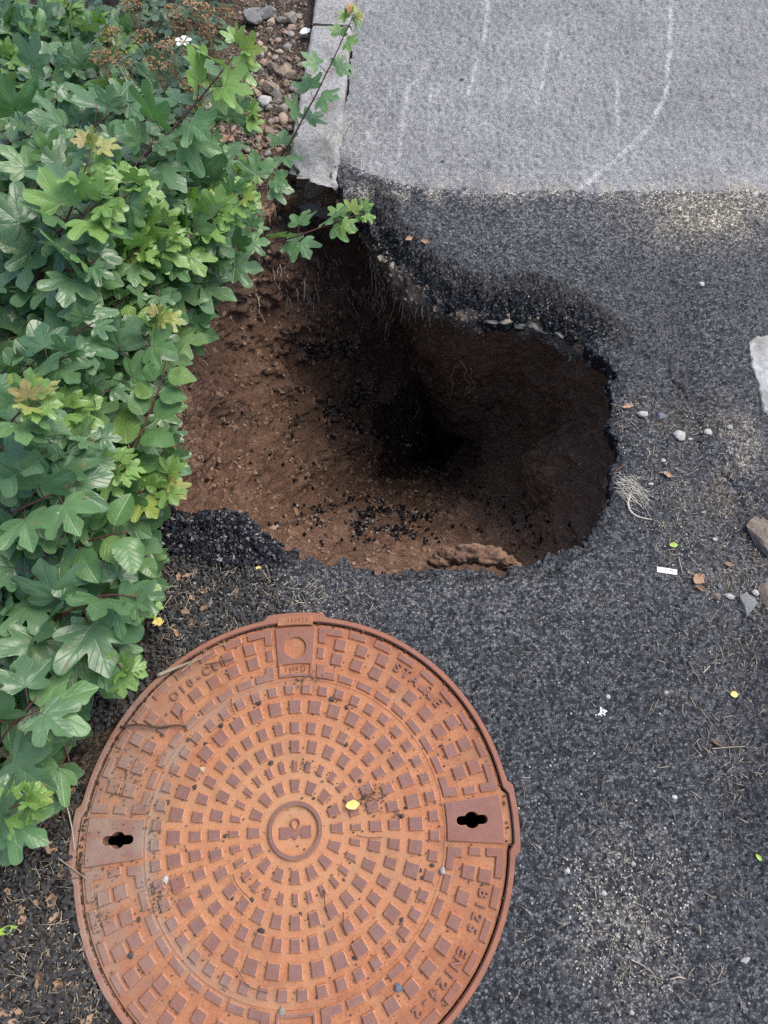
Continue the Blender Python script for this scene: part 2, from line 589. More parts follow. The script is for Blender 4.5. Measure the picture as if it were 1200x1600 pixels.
# which surface: 0 dark asphalt, 1 old road, 2 soil
road_line = np.array(ground_pts([(380, 215), (520, 245), (560, 268), (640, 292), (760, 302), (900, 300), (1050, 303), (1400, 300)]))
RB = np.interp(GX, road_line[:, 0], road_line[:, 1]) + .012 * wob + .006 * fbm(GX * 60, GY * 60, seed=8)
kerb_line = np.array(ground_pts([(543, -120), (545, 0), (544, 120), (520, 250), (480, 300)]))
KX = np.interp(GY, kerb_line[::-1, 1], kerb_line[::-1, 0])
soil_px = [(-900, 1900), (190, 1900), (180, 1600), (130, 1450), (300, 1180), (262, 1060), (262, 900), (235, 800), (258, 788),
           (270, 700), (600, 640), (540, 330), (520, 255), (544, 120), (545, 0), (540, -200), (-900, -200)]
soil_poly = ground_pts(soil_px)
soil = inside(GX + .02 * wob, GY + .02 * wob, soil_poly)
CAT = np.where(soil, 2, np.where(GY > RB, 1, 0))
dR = np.hypot(GX - MC.x, GY - MC.y)

# heights
v1, v2, vr = voro(GX + .0008 * fbm(GX * 200, GY * 200), GY, .0066, 11)
w1, w2, wr = voro(GX, GY, .0105, 21)
gap = np.clip((v2 - v1) * 2.2, 0, 1)
gap2 = np.clip((w2 - w1) * 2.0, 0, 1)
agg = gap * (.4 + .6 * vr) * .0019 + gap2 * (wr > .6) * .0012
und = fbm(GX * 5, GY * 5, seed=31) * .004
zA = agg + und
bmp = fbm(GX * 95, GY * 95, seed=33, octv=3)
zR = gap * (.3 + .7 * vr) * .0010 + gap2 * wr * .0014 + bmp * .0048 + .5 * und + .001
zA = zA + bmp * .0022
c1, c2, cr = voro(GX + .004 * wob, GY, .016, 41)
zS = np.clip((c2 - c1) * 1.6, 0, 1) * (.2 + .8 * cr) * .006 + agg * .8 + fbm(GX * 20, GY * 20, seed=43) * .008 - .004
# fresh, broken asphalt around the far edge and at the front left corner
farband = sstep(.115, .06, SD + .05 * fbm(GX * 9, GY * 9, seed=51) + .02 * fbm(GX * 40, GY * 40, seed=52)) * sstep(560, 600, PX + 40 * wob) * sstep(560, 500, PY)
farband = farband * (1 - .35 * sstep(.0, 1, fbm(GX * 30, GY * 30, seed=53)))
cornpoly = ground_pts([(170, 800), (270, 780), (390, 796), (455, 850), (430, 885), (330, 880), (240, 860), (180, 850)])
corner = np.where(inside(GX, GY, cornpoly), 1.0, 0.0) * 1.0
cd = seg_dist(GX, GY, cornpoly, True)
corner = np.maximum(corner, sstep(.03, 0, cd + .01 * wob))
zA = zA - farband * .03 * sstep(.06, .0, SD) + farband * (gap2 * .005 + gap * .002 * vr) + farband * .006 * fbm(GX * 45, GY * 45, seed=55) - .006 * sstep(.03, 0, SD)
# worn trench and cracks on the right
trench = np.array(ground_pts([(1045, 330), (1060, 470), (1075, 600), (1100, 720), (1150, 800), (1165, 900), (1185, 1100), (1200, 1400)]))
td = seg_dist(GX + .03 * wob, GY, trench)
zA = zA - .007 * np.exp(-(td / .05) ** 2)
cracks_px = [[(1045, 550), (1050, 585), (1072, 612), (1098, 665), (1096, 710), (1130, 735), (1160, 770), (1168, 795)],
             [(850, 900), (868, 893), (880, 880), (905, 866), (926, 855)],
             [(690, 898), (640, 903), (612, 904)], [(720, 905), (800, 902), (850, 900)],
             [(960, 720), (975, 716)]]
for cp in cracks_px:
    cl = seg_dist(GX + .005 * fbm(GX * 70, GY * 70, seed=61) + .006 * fbm(GX * 22, GY * 22, seed=64), GY + .005 * fbm(GX * 70, GY * 70, seed=62), ground_pts(cp))
    zA = zA - .008 * sstep(.0026, .0006, cl) * sstep(-.8, -.2, fbm(GX * 16, GY * 16, seed=63))
# heave along the front edge
lift_pts = ground_pts([(690, 890), (740, 884), (800, 890)])
zA = zA + .006 * sstep(.05, 0, seg_dist(GX, GY, lift_pts))
zS = zS - .035 * sstep(1.2, 1.6, GY) * sstep(-.55, -.35, GX) - .02 * sstep(.07, 0, SD)
Z = np.where(CAT == 2, zS, np.where(CAT == 1, zR, zA))
# the step between the layers is soft
Z = Z - np.where(CAT == 0, .003 * sstep(.0, .08, RB - GY), 0)
mixd = sstep(-.028, .028, GY - RB + .018 * fbm(GX * 40, GY * 40, seed=9) + .01 * bmp)

# colours
tone = fbm(GX * 4, GY * 4, seed=71)
tone2 = fbm(GX * 24, GY * 24, seed=72, octv=5)
g = (.051 + .006 * (vr - .5)) * (.8 + .2 * gap) * (1 + .22 * tone + .1 * tone2)
colA = np.stack([g * .93, g * .99, g * 1.12], -1)
g = (.275 + .04 * (vr - .5)) * (.85 + .15 * gap) * (1 + .16 * tone + .14 * tone2 + .12 * fbm(GX * 9, GY * 9, seed=74))
colR = np.stack([g, g * 1.005, g * 1.01], -1)
br = (.3 + .7 * cr)[..., None]
colS = (np.array([.028, .024, .021]) * (.4 + br) + np.array([.06, .038, .024]) * sstep(-.1, .6, tone2)[..., None])


def blend(c, t, m):
    return c + (np.array(t) - c) * np.clip(m, 0, 1)[..., None]


# old road: scrape marks, sandy seam and dust near the seam
scr = [([(1048, -20), (1047, 80), (1040, 150), (1010, 205), (960, 252), (905, 295)], 5, .8),
       ([(764, -10), (757, 50), (742, 110), (730, 150)], 5, .5), ([(672, 90), (655, 130), (640, 130), (622, 245)], 6, .5),
       ([(862, 40), (850, 110), (838, 175), (838, 130)], 4, .4), ([(962, 115), (965, 165), (964, 210)], 4, .6),
       ([(700, 60), (690, 110)], 4, .3), ([(610, 150), (570, 220), (560, 240)], 6, .35), ([(885, 60), (875, 95)], 3, .25),
       ([(1062, 60), (1055, 130)], 3, .25), ([(930, 130), (932, 170)], 3, .3), ([(675, 130), (670, 200)], 4, .3)]
for pl, w, s in scr:
    dd = seg_dist(PX + 2.5 * wob + 1.5 * tone2, PY, pl)
    colR = blend(colR, (.72, .72, .72), np.clip(.95 * s, 0, .95) * sstep(w * 1.2, w * .1, dd) * np.clip(.6 + .5 * bmp, 0, 1) * (.45 + .55 * sstep(-.6, .2, fbm(GX * 55, GY * 18, seed=66))) * (.8 + .6 * tone2))
sm = np.exp(-((PX - 1110) / 90.0) ** 2 - ((PY - 328) / 38.0) ** 2) * (.6 + .8 * tone2)
seam = np.exp(-((PY - 302) / 14.0) ** 2) * sstep(.0, .5, tone2 + .25)
colA = blend(colA, (.4, .35, .25), np.clip(sm * 1.5, 0, .9))
colA = blend(colA, (.3, .27, .22), np.clip(seam * .6, 0, .6))
colR = blend(colR, (.42, .38, .3), np.clip(seam * .5 + sm, 0, .6))
colR = blend(colR, (.1, .1, .1), .9 * sstep(.06, .0, np.hypot(GX - at(530, 265).x, (GY - at(530, 265).y) * .7) + .015 * tone2) * 1.0)
colR = blend(colR, (.55, .57, .6), .25 * sstep(-.1, .5, tone) * sstep(900, 1150, PX))
# dark asphalt: pale haze of dust below the seam, grit on the right, fresh bitumen
near_seam = sstep(.3, .0, RB - GY) * sstep(620, 760, PX)
colA = blend(colA, (.11, .11, .112), .55 * near_seam * (.7 + .5 * tone2))
grit = np.exp(-(td / .09) ** 2) * sstep(560, 660, PY) * sstep(1250, 1000, PY)
colA = blend(colA, (.085, .068, .05), np.clip(.75 * grit * sstep(-.2, .5, tone2), 0, .8))
dusty = np.exp(-((PX - 985) / 85.0) ** 2 - ((PY - 1440) / 120.0) ** 2)
colA = blend(colA, (.17, .16, .145), np.clip(1.0 * dusty * (vr > .3) * (.7 + tone2), 0, .85))
dustl = sstep(330, 480, PX) * sstep(1000, 930, PY) * sstep(880, 900, PY)
colA = blend(colA, (.10, .098, .095), .35 * dustl * (.7 + tone2))
worn = sstep(.05, .5, fbm(GX * 6, GY * 6, seed=75)) * sstep(900, 960, PY)
colA = blend(colA, (.095, .095, .097), .3 * worn * (.6 + tone2))
leftd = sstep(560, 300, PX) * sstep(840, 880, PY)
colA = blend(colA, (.028, .025, .022), .75 * leftd * (vr < .75))
stain = np.exp(-((PX - 1160) / 30.0) ** 2 - ((PY - 700) / 45.0) ** 2)
colA = blend(colA, (.3, .27, .23), np.clip(.9 * stain * (.5 + tone2), 0, .8))
rdark = sstep(1110, 1190, PX + 30 * wob) * sstep(950, 1000, PY) * sstep(1420, 1250, PY)
colA = blend(colA, (.02, .021, .026), .9 * rdark)
rd2 = sstep(.02, -.03, td - .03) * sstep(400, 470, PY) * sstep(720, 640, PY)
colA = blend(colA, (.026, .027, .031), .75 * rd2)
rd3 = np.exp(-((PX - 1000) / 70.0) ** 2 - ((PY - 520) / 110.0) ** 2)
colA = blend(colA, (.026, .027, .031), .6 * rd3 * (.7 + .6 * tone2))
fresh = np.clip(farband * 1.1 + .55 * sstep(.03, .004, SD) * (PX > 560), 0, 1)
colA = blend(colA, (.008, .008, .010), .97 * np.clip(fresh * (.95 + .35 * tone2), 0, 1))
colA = blend(colA, (.012, .012, .016), .9 * corner)
colS = blend(colS, (.012, .012, .015), .8 * corner)
wet = np.clip(fresh * .4 + corner, 0, 1)
# pale soil on the left edge of the hole, humus under the shrubs
edge = sstep(.12, .0, SD) * (PY < 800)
colS = blend(colS, (.22, .135, .088), np.clip(edge * 1.1, 0, 1) * (1 - corner))
upper = sstep(330, 230, PY) * sstep(200, 380, PX)
colS = blend(colS, (.2, .15, .115), .85 * upper * (.5 + .5 * tone2))
colA = colA * (1 - mixd[..., None]) + colR * mixd[..., None]
colR = colA * (1 - mixd[..., None]) + colR * mixd[..., None]
ALL = np.where((CAT == 2)[..., None], colS, np.where((CAT == 1)[..., None], colR, colA))
WET = np.where(CAT == 1, 0, wet)

keep_v = (SD > 0) & (dR > R_FR1 - .004)
idx = np.arange(NX * NY).reshape(NY, NX)
quad = np.stack([idx[:-1, :-1], idx[:-1, 1:], idx[1:, 1:], idx[1:, :-1]], -1).reshape(-1, 4)
kv = keep_v.ravel()
fk = kv[quad].all(1)
quad = quad[fk]
fcat = CAT.ravel()[quad[:, 0]]
V = np.stack([GX.ravel(), GY.ravel(), Z.ravel()], 1)
Cc = ALL.reshape(-1, 3)
Wt = WET.ravel()
# skirt: the broken edge of the surface round the hole
e = np.concatenate([quad[:, [0, 1]], quad[:, [1, 2]], quad[:, [2, 3]], quad[:, [3, 0]]])
ecat = np.tile(fcat, 4)
key = np.sort(e, 1)
key = key[:, 0].astype(np.int64) * (NX * NY) + key[:, 1]
u, inv, cnt = np.unique(key, return_inverse=True, return_counts=True)
bm_ = cnt[inv] == 1
be, bc = e[bm_], ecat[bm_]
sdv = SD.ravel()
nearh = (sdv[be] < .03).all(1)
be, bc = be[nearh], bc[nearh]
bv = np.unique(be)
nb = len(bv)
lut = np.full(NX * NY, -1, np.int64)
cen = np.array([RC[0], RC[1]])
layers = [V]
cols = [Cc]
wets = [Wt]
prev = bv
skf, skc = [], []
for li, (dz, out) in enumerate(((.012, .0), (.026, .002), (.042, .006), (.062, .02))):
    P = V[bv].copy()
    dirv = P[:, :2] - cen
    dirv /= np.linalg.norm(dirv, axis=1)[:, None]
    jit = fbm(P[:, 0] * 70, P[:, 1] * 70, li * 3.1, seed=81)
    P[:, :2] += dirv * (out + .006 * jit[:, None])
    P[:, 2] -= dz * (1 + .25 * jit)
    base = sum(len(a) for a in layers)
    layers.append(P)
    iss = CAT.ravel()[bv] == 2
    c = np.where(iss[:, None], Cc[bv], np.array([.02, .02, .022])) * (1 + .3 * jit[:, None])
    cols.append(c)
    wets.append(np.where(iss, 0, .5))
    cur = np.arange(base, base + nb)
    lut[bv] = np.arange(nb)
    ia, ib = lut[be[:, 0]], lut[be[:, 1]]
    skf.append(np.stack([prev[ib], prev[ia], cur[ia], cur[ib]], 1))
    skc.append(bc)
    prev = cur
V = np.vstack(layers)
Cc = np.vstack(cols)
Wt = np.concatenate(wets)
quad = np.vstack([quad] + skf)
fcat = np.concatenate([fcat] + skc)
for ci, (nm, mt) in enumerate((('asphalt_patch', M['asphalt']), ('road', M['road']), ('soil', M['soil']))):
    q = quad[fcat == ci]
    used = np.unique(q)
    re = np.zeros(len(V), np.int64)
    re[used] = np.arange(len(used))
    me = np_mesh(nm, V[used], re[q], mt, Cc[used], Wt[used])
    tag(link(nm, me), kind='structure')

# the ground beyond, out to the horizon
x0, x1, y0, y1, B = xs[0], xs[-1], ys[0], ys[-1], 60.0
gv = [(-B, -B, 0), (B, -B, 0), (B, B, 0), (-B, B, 0), (x0, y0, 0), (x1, y0, 0), (x1, y1, 0), (x0, y1, 0)]
gf = [(0, 1, 5, 4), (1, 2, 6, 5), (2, 3, 7, 6), (3, 0, 4, 7)]
me = np_mesh('ground', np.array(gv), np.array(gf), M['asphalt'], np.tile([.12, .12, .115], (8, 1)), np.zeros(8))
tag(link('ground', me), kind='structure')


def gz(x, y):
    i = min(max(int(np.searchsorted(xs, x)), 1), NX - 1)
    j = min(max(int(np.searchsorted(ys, y)), 1), NY - 1)
    return float(max(Z[j, i], Z[j - 1, i - 1], Z[j - 1, i], Z[j, i - 1]))


# ------------------------------------------------------------------ the cavity
DEP = .88
NU = 300
us = np.linspace(0, 1, NU)
U, T = np.meshgrid(us, np.arange(NR), indexing='ij')
nrm = np.stack([np.roll(RIM, -1, 0)[:, 1] - np.roll(RIM, 1, 0)[:, 1], -(np.roll(RIM, -1, 0)[:, 0] - np.roll(RIM, 1, 0)[:, 0])], 1)
nrm /= np.linalg.norm(nrm, axis=1)[:, None]
if ((RIM - RC) * nrm).sum() < 0:
    nrm = -nrm
OUT = RIM + nrm * .013
rel = OUT - RC
ang = np.arctan2(rel[:, 1], rel[:, 0])
pit = at(680, 690, -DEP)
shift = np.array([pit.x - RC[0], pit.y - RC[1]])
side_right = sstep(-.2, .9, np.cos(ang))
side_far = sstep(.0, .9, np.sin(ang))
leftness = sstep(.1, .95, -np.cos(ang))
under = np.maximum(side_right, side_far * (1 - .85 * sstep(-.1, .55, -np.cos(ang))))
nearside = sstep(.2, .9, -np.sin(ang))
# radius profile: slumped bowl on the near and left side, undercut on the far and right side
bowl = (1 - U ** (1.25 + .9 * nearside + .95 * leftness)[T]) * .9 + .1 * (1 - U ** 6)
cut = np.clip(1 - U ** 2.1, 0, 1) ** .75
q = bowl * (1 - under)[T] + cut * under[T] + .14 * under[T] * np.sin(np.pi * np.clip(U * 2.2, 0, 1))
cshift = U ** 1.1
deep = sstep(.83, 1, U)
CXs = RC[0] + shift[0] * cshift + .05 * deep
CYs = RC[1] + shift[1] * cshift + .30 * deep
X = CXs + rel[T, 0] * q
Y = CYs + rel[T, 1] * q
Zc = -.03 - DEP * U ** 1.05 - .6 * deep
for (sc, am, sd) in ((3.2, .075, 91), (8, .045, 92), (20, .02, 93), (50, .011, 94), (110, .005, 99)):
    n = fbm(X * sc, Y * sc, Zc * sc, seed=sd, octv=2)
    k = am * sstep(0, .12 if am > .02 else .03, U)
    X = X + rel[T, 0] / .42 * n * k
    Y = Y + rel[T, 1] / .42 * n * k
    Zc = Zc + n * k * .35 * sstep(0, .06, U)
TS, US = T / NR * 2.7 + .01 * fbm(X * 30, Y * 30, Zc * 30, seed=96), U * 1.6 + .01 * fbm(X * 30, Y * 30, Zc * 30, seed=97)
a1, a2, ar = voro(TS, US, .045, 95)
b1_, b2_, br_ = voro(TS, US, .019, 98)
lump = (np.clip((a2 - a1) * 1.6, 0, 1) ** .7 * (ar > .7) * .014 * ar + np.clip((b2_ - b1_) * 1.6, 0, 1) ** .7 * (br_ > .45) * .008 * br_) * sstep(0, .04, U)
X = X - rel[T, 0] / .42 * lump
Y = Y - rel[T, 1] / .42 * lump
CV = np.stack([X.ravel(), Y.ravel(), Zc.ravel()], 1)
X0 = X
n1 = fbm(X * 8, Y * 8, Zc * 8, seed=101)
n2 = fbm(X * 45, Y * 45, Zc * 45, seed=102)
n3 = fbm(X * 3, Y * 3, Zc * 3, seed=103)
cc = np.ones(X.shape + (3,)) * np.array([.138, .082, .056])
cc = blend(cc, (.20, .128, .088), sstep(-.1, .6, n1) * .6)
cc = blend(cc, (.135, .075, .05), sstep(.0, .6, n3) * .6)
humus = sstep(.34, .1, U + .06 * n1) * side_far[T]
cc = blend(cc, (.12, .09, .07), .85 * humus)
cc = blend(cc, (.29, .185, .13), .85 * side_right[T] * (1 - humus * .5))  # right wall painted lighter: fill light put into the soil colour to lift its shade
cc = cc * (.9 + .35 * n2)[..., None] * (1 + .25 * (ar - .5) * (lump > .002))[..., None]
ii = np.arange(NU * NR).reshape(NU, NR)
cq = np.stack([ii[:-1], np.roll(ii, -1, 1)[:-1], np.roll(ii, -1, 1)[1:], ii[1:]], -1).reshape(-1, 4)
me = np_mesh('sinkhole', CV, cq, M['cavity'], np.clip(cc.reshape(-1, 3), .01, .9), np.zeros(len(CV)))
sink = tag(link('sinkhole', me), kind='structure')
CPX = proj(CV)
VX = np.stack([np.roll(ii, -1, 1)[1:-1], np.roll(ii, 1, 1)[1:-1]], 0)
tu = np.zeros_like(CV).reshape(NU, NR, 3)
G3 = CV.reshape(NU, NR, 3)
tu[:-1] = G3[1:] - G3[:-1]
tt = np.roll(G3, -1, 1) - np.roll(G3, 1, 1)
CN = np.cross(tt, tu)
CN /= np.maximum(np.linalg.norm(CN, axis=2), 1e-9)[..., None]
ctr = np.array([RC[0] + shift[0] * .5, RC[1] + shift[1] * .5, -.4])
if ((ctr - G3[40:200]) * CN[40:200]).sum() < 0:
    CN = -CN
CNf = CN.reshape(-1, 3)
view = np.array([0, 0, H]) - CV
FACING = (view * CNf).sum(1) > 0


# ------------------------------------------------------------------ lumps
def lump_verts(seed, flat=.7, rough=.25, sub=1):
    bm = bmesh.new()
    bmesh.ops.create_icosphere(bm, subdivisions=sub, radius=1)
    r = random.Random(seed)
    off = Vector((r.uniform(-50, 50), r.uniform(-50, 50), r.uniform(-50, 50)))
    sx, sy = r.uniform(.75, 1.1), r.uniform(.75, 1.1)
    for v in bm.verts:
        k = 1 + rough * mnoise.noise(v.co * 1.3 + off) + rough * .6 * mnoise.noise(v.co * 3.1 + off)
        v.co = Vector((v.co.x * k * sx, v.co.y * k * sy, v.co.z * k * flat))
    bm.verts.ensure_lookup_table()
    vs = np.array([v.co[:] for v in bm.verts])
    fs = np.array([[v.index for v in f.verts] for f in bm.faces])
    bm.free()
    return vs, fs


LUMPS = [lump_verts(i, .8, .45, 1) for i in range(10)]


def rand_rot(n):
    q = RNG.normal(size=(n, 4))
    q /= np.linalg.norm(q, axis=1)[:, None]
    w, x, y, z = q.T
    return np.stack([np.stack([1 - 2 * (y * y + z * z), 2 * (x * y - z * w), 2 * (x * z + y * w)], 1),
                     np.stack([2 * (x * y + z * w), 1 - 2 * (x * x + z * z), 2 * (y * z - x * w)], 1),
                     np.stack([2 * (x * z - y * w), 2 * (y * z + x * w), 1 - 2 * (x * x + y * y)], 1)], 1)


def scatter(name, pts, sizes, mat, parent=None, label=None, cat=None, low=True):
    """many grains joined into one mesh of 'stuff'"""
    pts = np.asarray(pts)
    sizes = np.asarray(sizes)
    R = rand_rot(len(pts))
    vs_, fs_, o = [], [], 0
    pick = RNG.integers(0, len(LUMPS) if not low else 5, len(pts))
    lib = LUMPS if not low else LOW
    for k in range(len(lib)):
        m = pick == k
        if not m.any():
            continue
        b, f = lib[k]
        vv = np.einsum('nij,vj->nvi', R[m], b) * sizes[m][:, None, None] + pts[m][:, None, :]
        ff = f[None] + (np.arange(m.sum()) * len(b))[:, None, None] + o
        vs_.append(vv.reshape(-1, 3))
        fs_.append(ff.reshape(-1, 3))
        o += m.sum() * len(b)
    me = np_mesh(name, np.vstack(vs_), np.vstack(fs_), mat, smooth=False)
    ob = link(name, me, parent)
    tag(ob, label, cat, kind='stuff')
    return ob


def low_lump(seed):
    r = np.random.default_rng(seed)
    v = np.array([[1, 0, 0], [-1, 0, 0], [0, 1, 0], [0, -1, 0], [0, 0, 1], [0, 0, -1], [.6, .6, .6], [-.6, -.6, .55]], float)
    v *= r.uniform(.65, 1.15, (8, 1))
    f = np.array([[0, 2, 6], [2, 4, 6], [4, 0, 6], [4, 2, 1], [7, 4, 1], [1, 3, 7], [3, 4, 7], [3, 0, 4],
                  [2, 0, 5], [1, 2, 5], [3, 1, 5], [0, 3, 5]])
    return v, f


LOW = [low_lump(i) for i in range(5)]


def poly_points(px_poly, n, z=None):
    P = np.array(px_poly, float)
    out = []
    lo, hi = P.min(0), P.max(0)
    while len(out) < n:
        q = RNG.uniform(lo, hi, (n * 2, 2))
        q = q[inside(q[:, 0], q[:, 1], P)]
        for a in q:
            w = at(a[0], a[1])
            out.append((w.x, w.y, gz(w.x, w.y)))
    return np.array(out[:n])


# grains of fresh asphalt: front left corner, far rim, tumbled down the bowl
p = poly_points([(225, 800), (262, 788), (300, 800), (385, 798), (398, 822), (440, 846), (436, 872), (400, 885), (330, 880), (270, 862), (225, 845)], 2600)
dd = np.array([SD[min(np.searchsorted(ys, b), NY - 1), min(np.searchsorted(xs, a), NX - 1)] for a, b, _ in p])
p[:, 2] = np.where(dd < 0, -.02, p[:, 2]) + RNG.uniform(0, .007, len(p))
p = p[dd > -.02]
scatter('asphalt_rubble', p, .0016 + .0062 * RNG.uniform(0, 1, len(p)) ** 1.8, M['bitumen'], label='glossy black asphalt crumbs heaped at the front corner of the hole', cat='rubble')
fw = ((farband * sstep(.09, .01, SD + .02 * tone2)) ** 1.3 * (SD > .003) * (CAT == 0) * sstep(-.3, .4, fbm(GX * 25, GY * 25, seed=54))).ravel()
sel = RNG.choice(len(fw), 900, False, fw / fw.sum())
p = np.stack([GX.ravel()[sel], GY.ravel()[sel], Z.ravel()[sel] + RNG.uniform(0, .003, len(sel))], 1)
scatter('asphalt_rubble', p, RNG.uniform(.0012, .0038, len(p)), M['bitumen'], label='black bitumen crumbs along the far broken edge of the hole', cat='rubble')


rw = ((SD > .0) * (SD < .014) * (CAT == 0)).ravel().astype(float)
sel = RNG.choice(len(rw), 1500, False, rw / rw.sum())
p = np.stack([GX.ravel()[sel], GY.ravel()[sel], Z.ravel()[sel] - .002], 1)
p[:, 2] -= RNG.uniform(0, .03, len(p)) * (SD.ravel()[sel] < .006)
scatter('asphalt_rubble', p, RNG.uniform(.0022, .0075, len(p)) * RNG.uniform(.5, 1, len(p)), mat_simple('broken asphalt grains', (.022, .023, .026), (.075, .078, .085), 150, .7, .001, .4, 0), label='broken grey asphalt grains along the jagged edge of the hole', cat='rubble')


def cav_pick(cx, cy, rx, ry, n, rot=0.0):
    ddx, ddy = CPX[:, 0] - cx, CPX[:, 1] - cy
    c, s = math.cos(rot), math.sin(rot)
    a, b = (ddx * c + ddy * s) / rx, (-ddx * s + ddy * c) / ry
    w = np.exp(-(a * a + b * b) * 1.2) * FACING
    w = w * sstep(-.15, .35, fbm(CV[:, 0] * 30, CV[:, 1] * 30, CV[:, 2] * 30, seed=111))
    s_ = w.sum()
    return RNG.choice(len(CV), n, True, w / s_) if s_ > 0 else np.zeros(0, int)


ids = np.concatenate([cav_pick(570, 815, 75, 28, 1100, .15), cav_pick(660, 690, 70, 30, 500), cav_pick(500, 550, 60, 18, 260),
                      cav_pick(540, 640, 70, 40, 330, -.5), cav_pick(430, 700, 120, 100, 160), cav_pick(800, 830, 120, 40, 160)])
p = CV[ids] + RNG.normal(0, .004, (len(ids), 3)) + CNf[ids] * .002
scatter('asphalt_rubble', p, RNG.uniform(.0025, .0075, len(p)), M['bitumen'], label='black asphalt crumbs fallen onto the soil inside the hole', cat='rubble')
ids = np.concatenate([cav_pick(430, 700, 220, 200, 2200), cav_pick(700, 800, 240, 110, 1700), cav_pick(500, 480, 200, 110, 900)])
p = CV[ids] + RNG.normal(0, .002, (len(ids), 3))
scatter('loose_soil', p, RNG.uniform(.0018, .010, len(p)) * RNG.uniform(.4, 1, len(p)), mat_simple('soil crumbs', (.17, .105, .07), (.32, .22, .15), 50, .95, .001, .1, 0),
        label='loose brown soil crumbs on the walls of the hole', cat='soil')
# stones stuck in the walls
STONE = []


def rock_verts(seed):
    v, f = lump_verts(seed, .9, .3, 3)
    r = np.random.default_rng(seed)
    for k in range(11):
        n_ = r.normal(size=3)
        n_ /= np.linalg.norm(n_)
        d_ = r.uniform(.5, .8)
        over = np.maximum(v @ n_ - d_, 0)
        v = v - over[:, None] * n_ * .92
    v = v + np.array([[mnoise.noise(Vector(p_) * 4 + Vector((seed, 0, 0))) for _ in range(1)] * 3 for p_ in v]) * .035
    return v / np.abs(v).max(), f


for i in range(8):
    STONE.append(rock_verts(100 + i) if i % 8 != 6 else lump_verts(100 + i, .75, .3, 2))


def stone_mesh(i, mat, name='stone', smooth=True):
    v, f = STONE[i % 8]
    return np_mesh(name, v, f, mat, smooth=(i % 8 == 6))


STM = {}


def stone_of(i, mk):
    k = (i % 8, mk)
    if k not in STM:
        STM[k] = stone_mesh(i, M[mk])
    return STM[k]


M['soil_stone'] = mat_simple('soil covered stone', (.15, .09, .06), (.29, .19, .13), 4, .95, .003, .1, .2)
for n, (a, b, s) in enumerate([(392, 428, .022), (312, 470, .016), (405, 560, .018), (345, 620, .02), (350, 700, .022), (330, 560, .015),
                               (445, 640, .016), (480, 735, .022), (700, 800, .022), (640, 830, .016), (560, 760, .02), (770, 840, .016),
                               (810, 850, .012), (450, 790, .016), (590, 850, .012), (740, 770, .018), (380, 490, .016), (500, 690, .014)]):
    ids = cav_pick(a, b, 10, 10, 1)
    if len(ids) == 0:
        continue
    o = link('stone', stone_of(n, 'soil_stone'), sink)
    o.location = CV[ids[0]] - CNf[ids[0]] * s * .25
    o.scale = (s, s * .9, s * .8)
    o.rotation_euler = (n * 1.3, n * .7, n * 2.1)


# ------------------------------------------------------------------ tubes
def tube_arrays(pts, radii, seg=5):
    P = np.array(pts, float)
    n = len(P)
    tn = np.gradient(P, axis=0)
    tn /= np.maximum(np.linalg.norm(tn, axis=1), 1e-9)[:, None]
    up = np.array([.3, .2, .93])
    a = np.cross(tn, up)
    a /= np.maximum(np.linalg.norm(a, axis=1), 1e-9)[:, None]
    b = np.cross(tn, a)
    th = np.linspace(0, 2 * math.pi, seg, endpoint=False)
    R = np.asarray(radii, float).reshape(-1, 1, 1) * np.ones((n, 1, 1))
    V = P[:, None] + R * (np.cos(th)[None, :, None] * a[:, None] + np.sin(th)[None, :, None] * b[:, None])
    V = V.reshape(-1, 3)
    i = np.arange(n * seg).reshape(n, seg)
    Fq = np.stack([i[:-1], np.roll(i, -1, 1)[:-1], np.roll(i, -1, 1)[1:], i[1:]], -1).reshape(-1, 4)
    tri = np.vstack([Fq[:, [0, 1, 2]], Fq[:, [0, 2, 3]]])
    caps = [[i[0, 0], i[0, k + 1], i[0, k]] for k in range(1, seg - 1)] + [[i[-1, 0], i[-1, k], i[-1, k + 1]] for k in range(1, seg - 1)]
    return V, np.vstack([tri, np.array(caps)])


def join_arrays(parts):
    vs, fs, o = [], [], 0
    for v, f in parts:
        vs.append(v)
        fs.append(f + o)
        o += len(v)
    return np.vstack(vs), np.vstack(fs)


def smooth_path(pts, n):
    P = np.array([tuple(p) for p in pts], float)
    if len(P) == 2:
        return np.linspace(P[0], P[1], n)
    Q = np.vstack([2 * P[0] - P[1], P, 2 * P[-1] - P[-2]])
    out = []
    m = len(P) - 1
    for t in np.linspace(0, m - 1e-6, n):
        i = int(t)
        f = t - i
        a, b, c, d_ = Q[i], Q[i + 1], Q[i + 2], Q[i + 3]
        out.append(.5 * ((2 * b) + (c - a) * f + (2 * a - 5 * b + 4 * c - d_) * f * f + (3 * b - a - 3 * c + d_) * f ** 3))
    return np.array(out)


def tube_mesh(name, pts, r0, r1, mat, seg=6, n=12):
    P = smooth_path(pts, n)
    v, f = tube_arrays(P, np.linspace(r0, r1, n), seg)
    return np_mesh(name, v, f, mat)


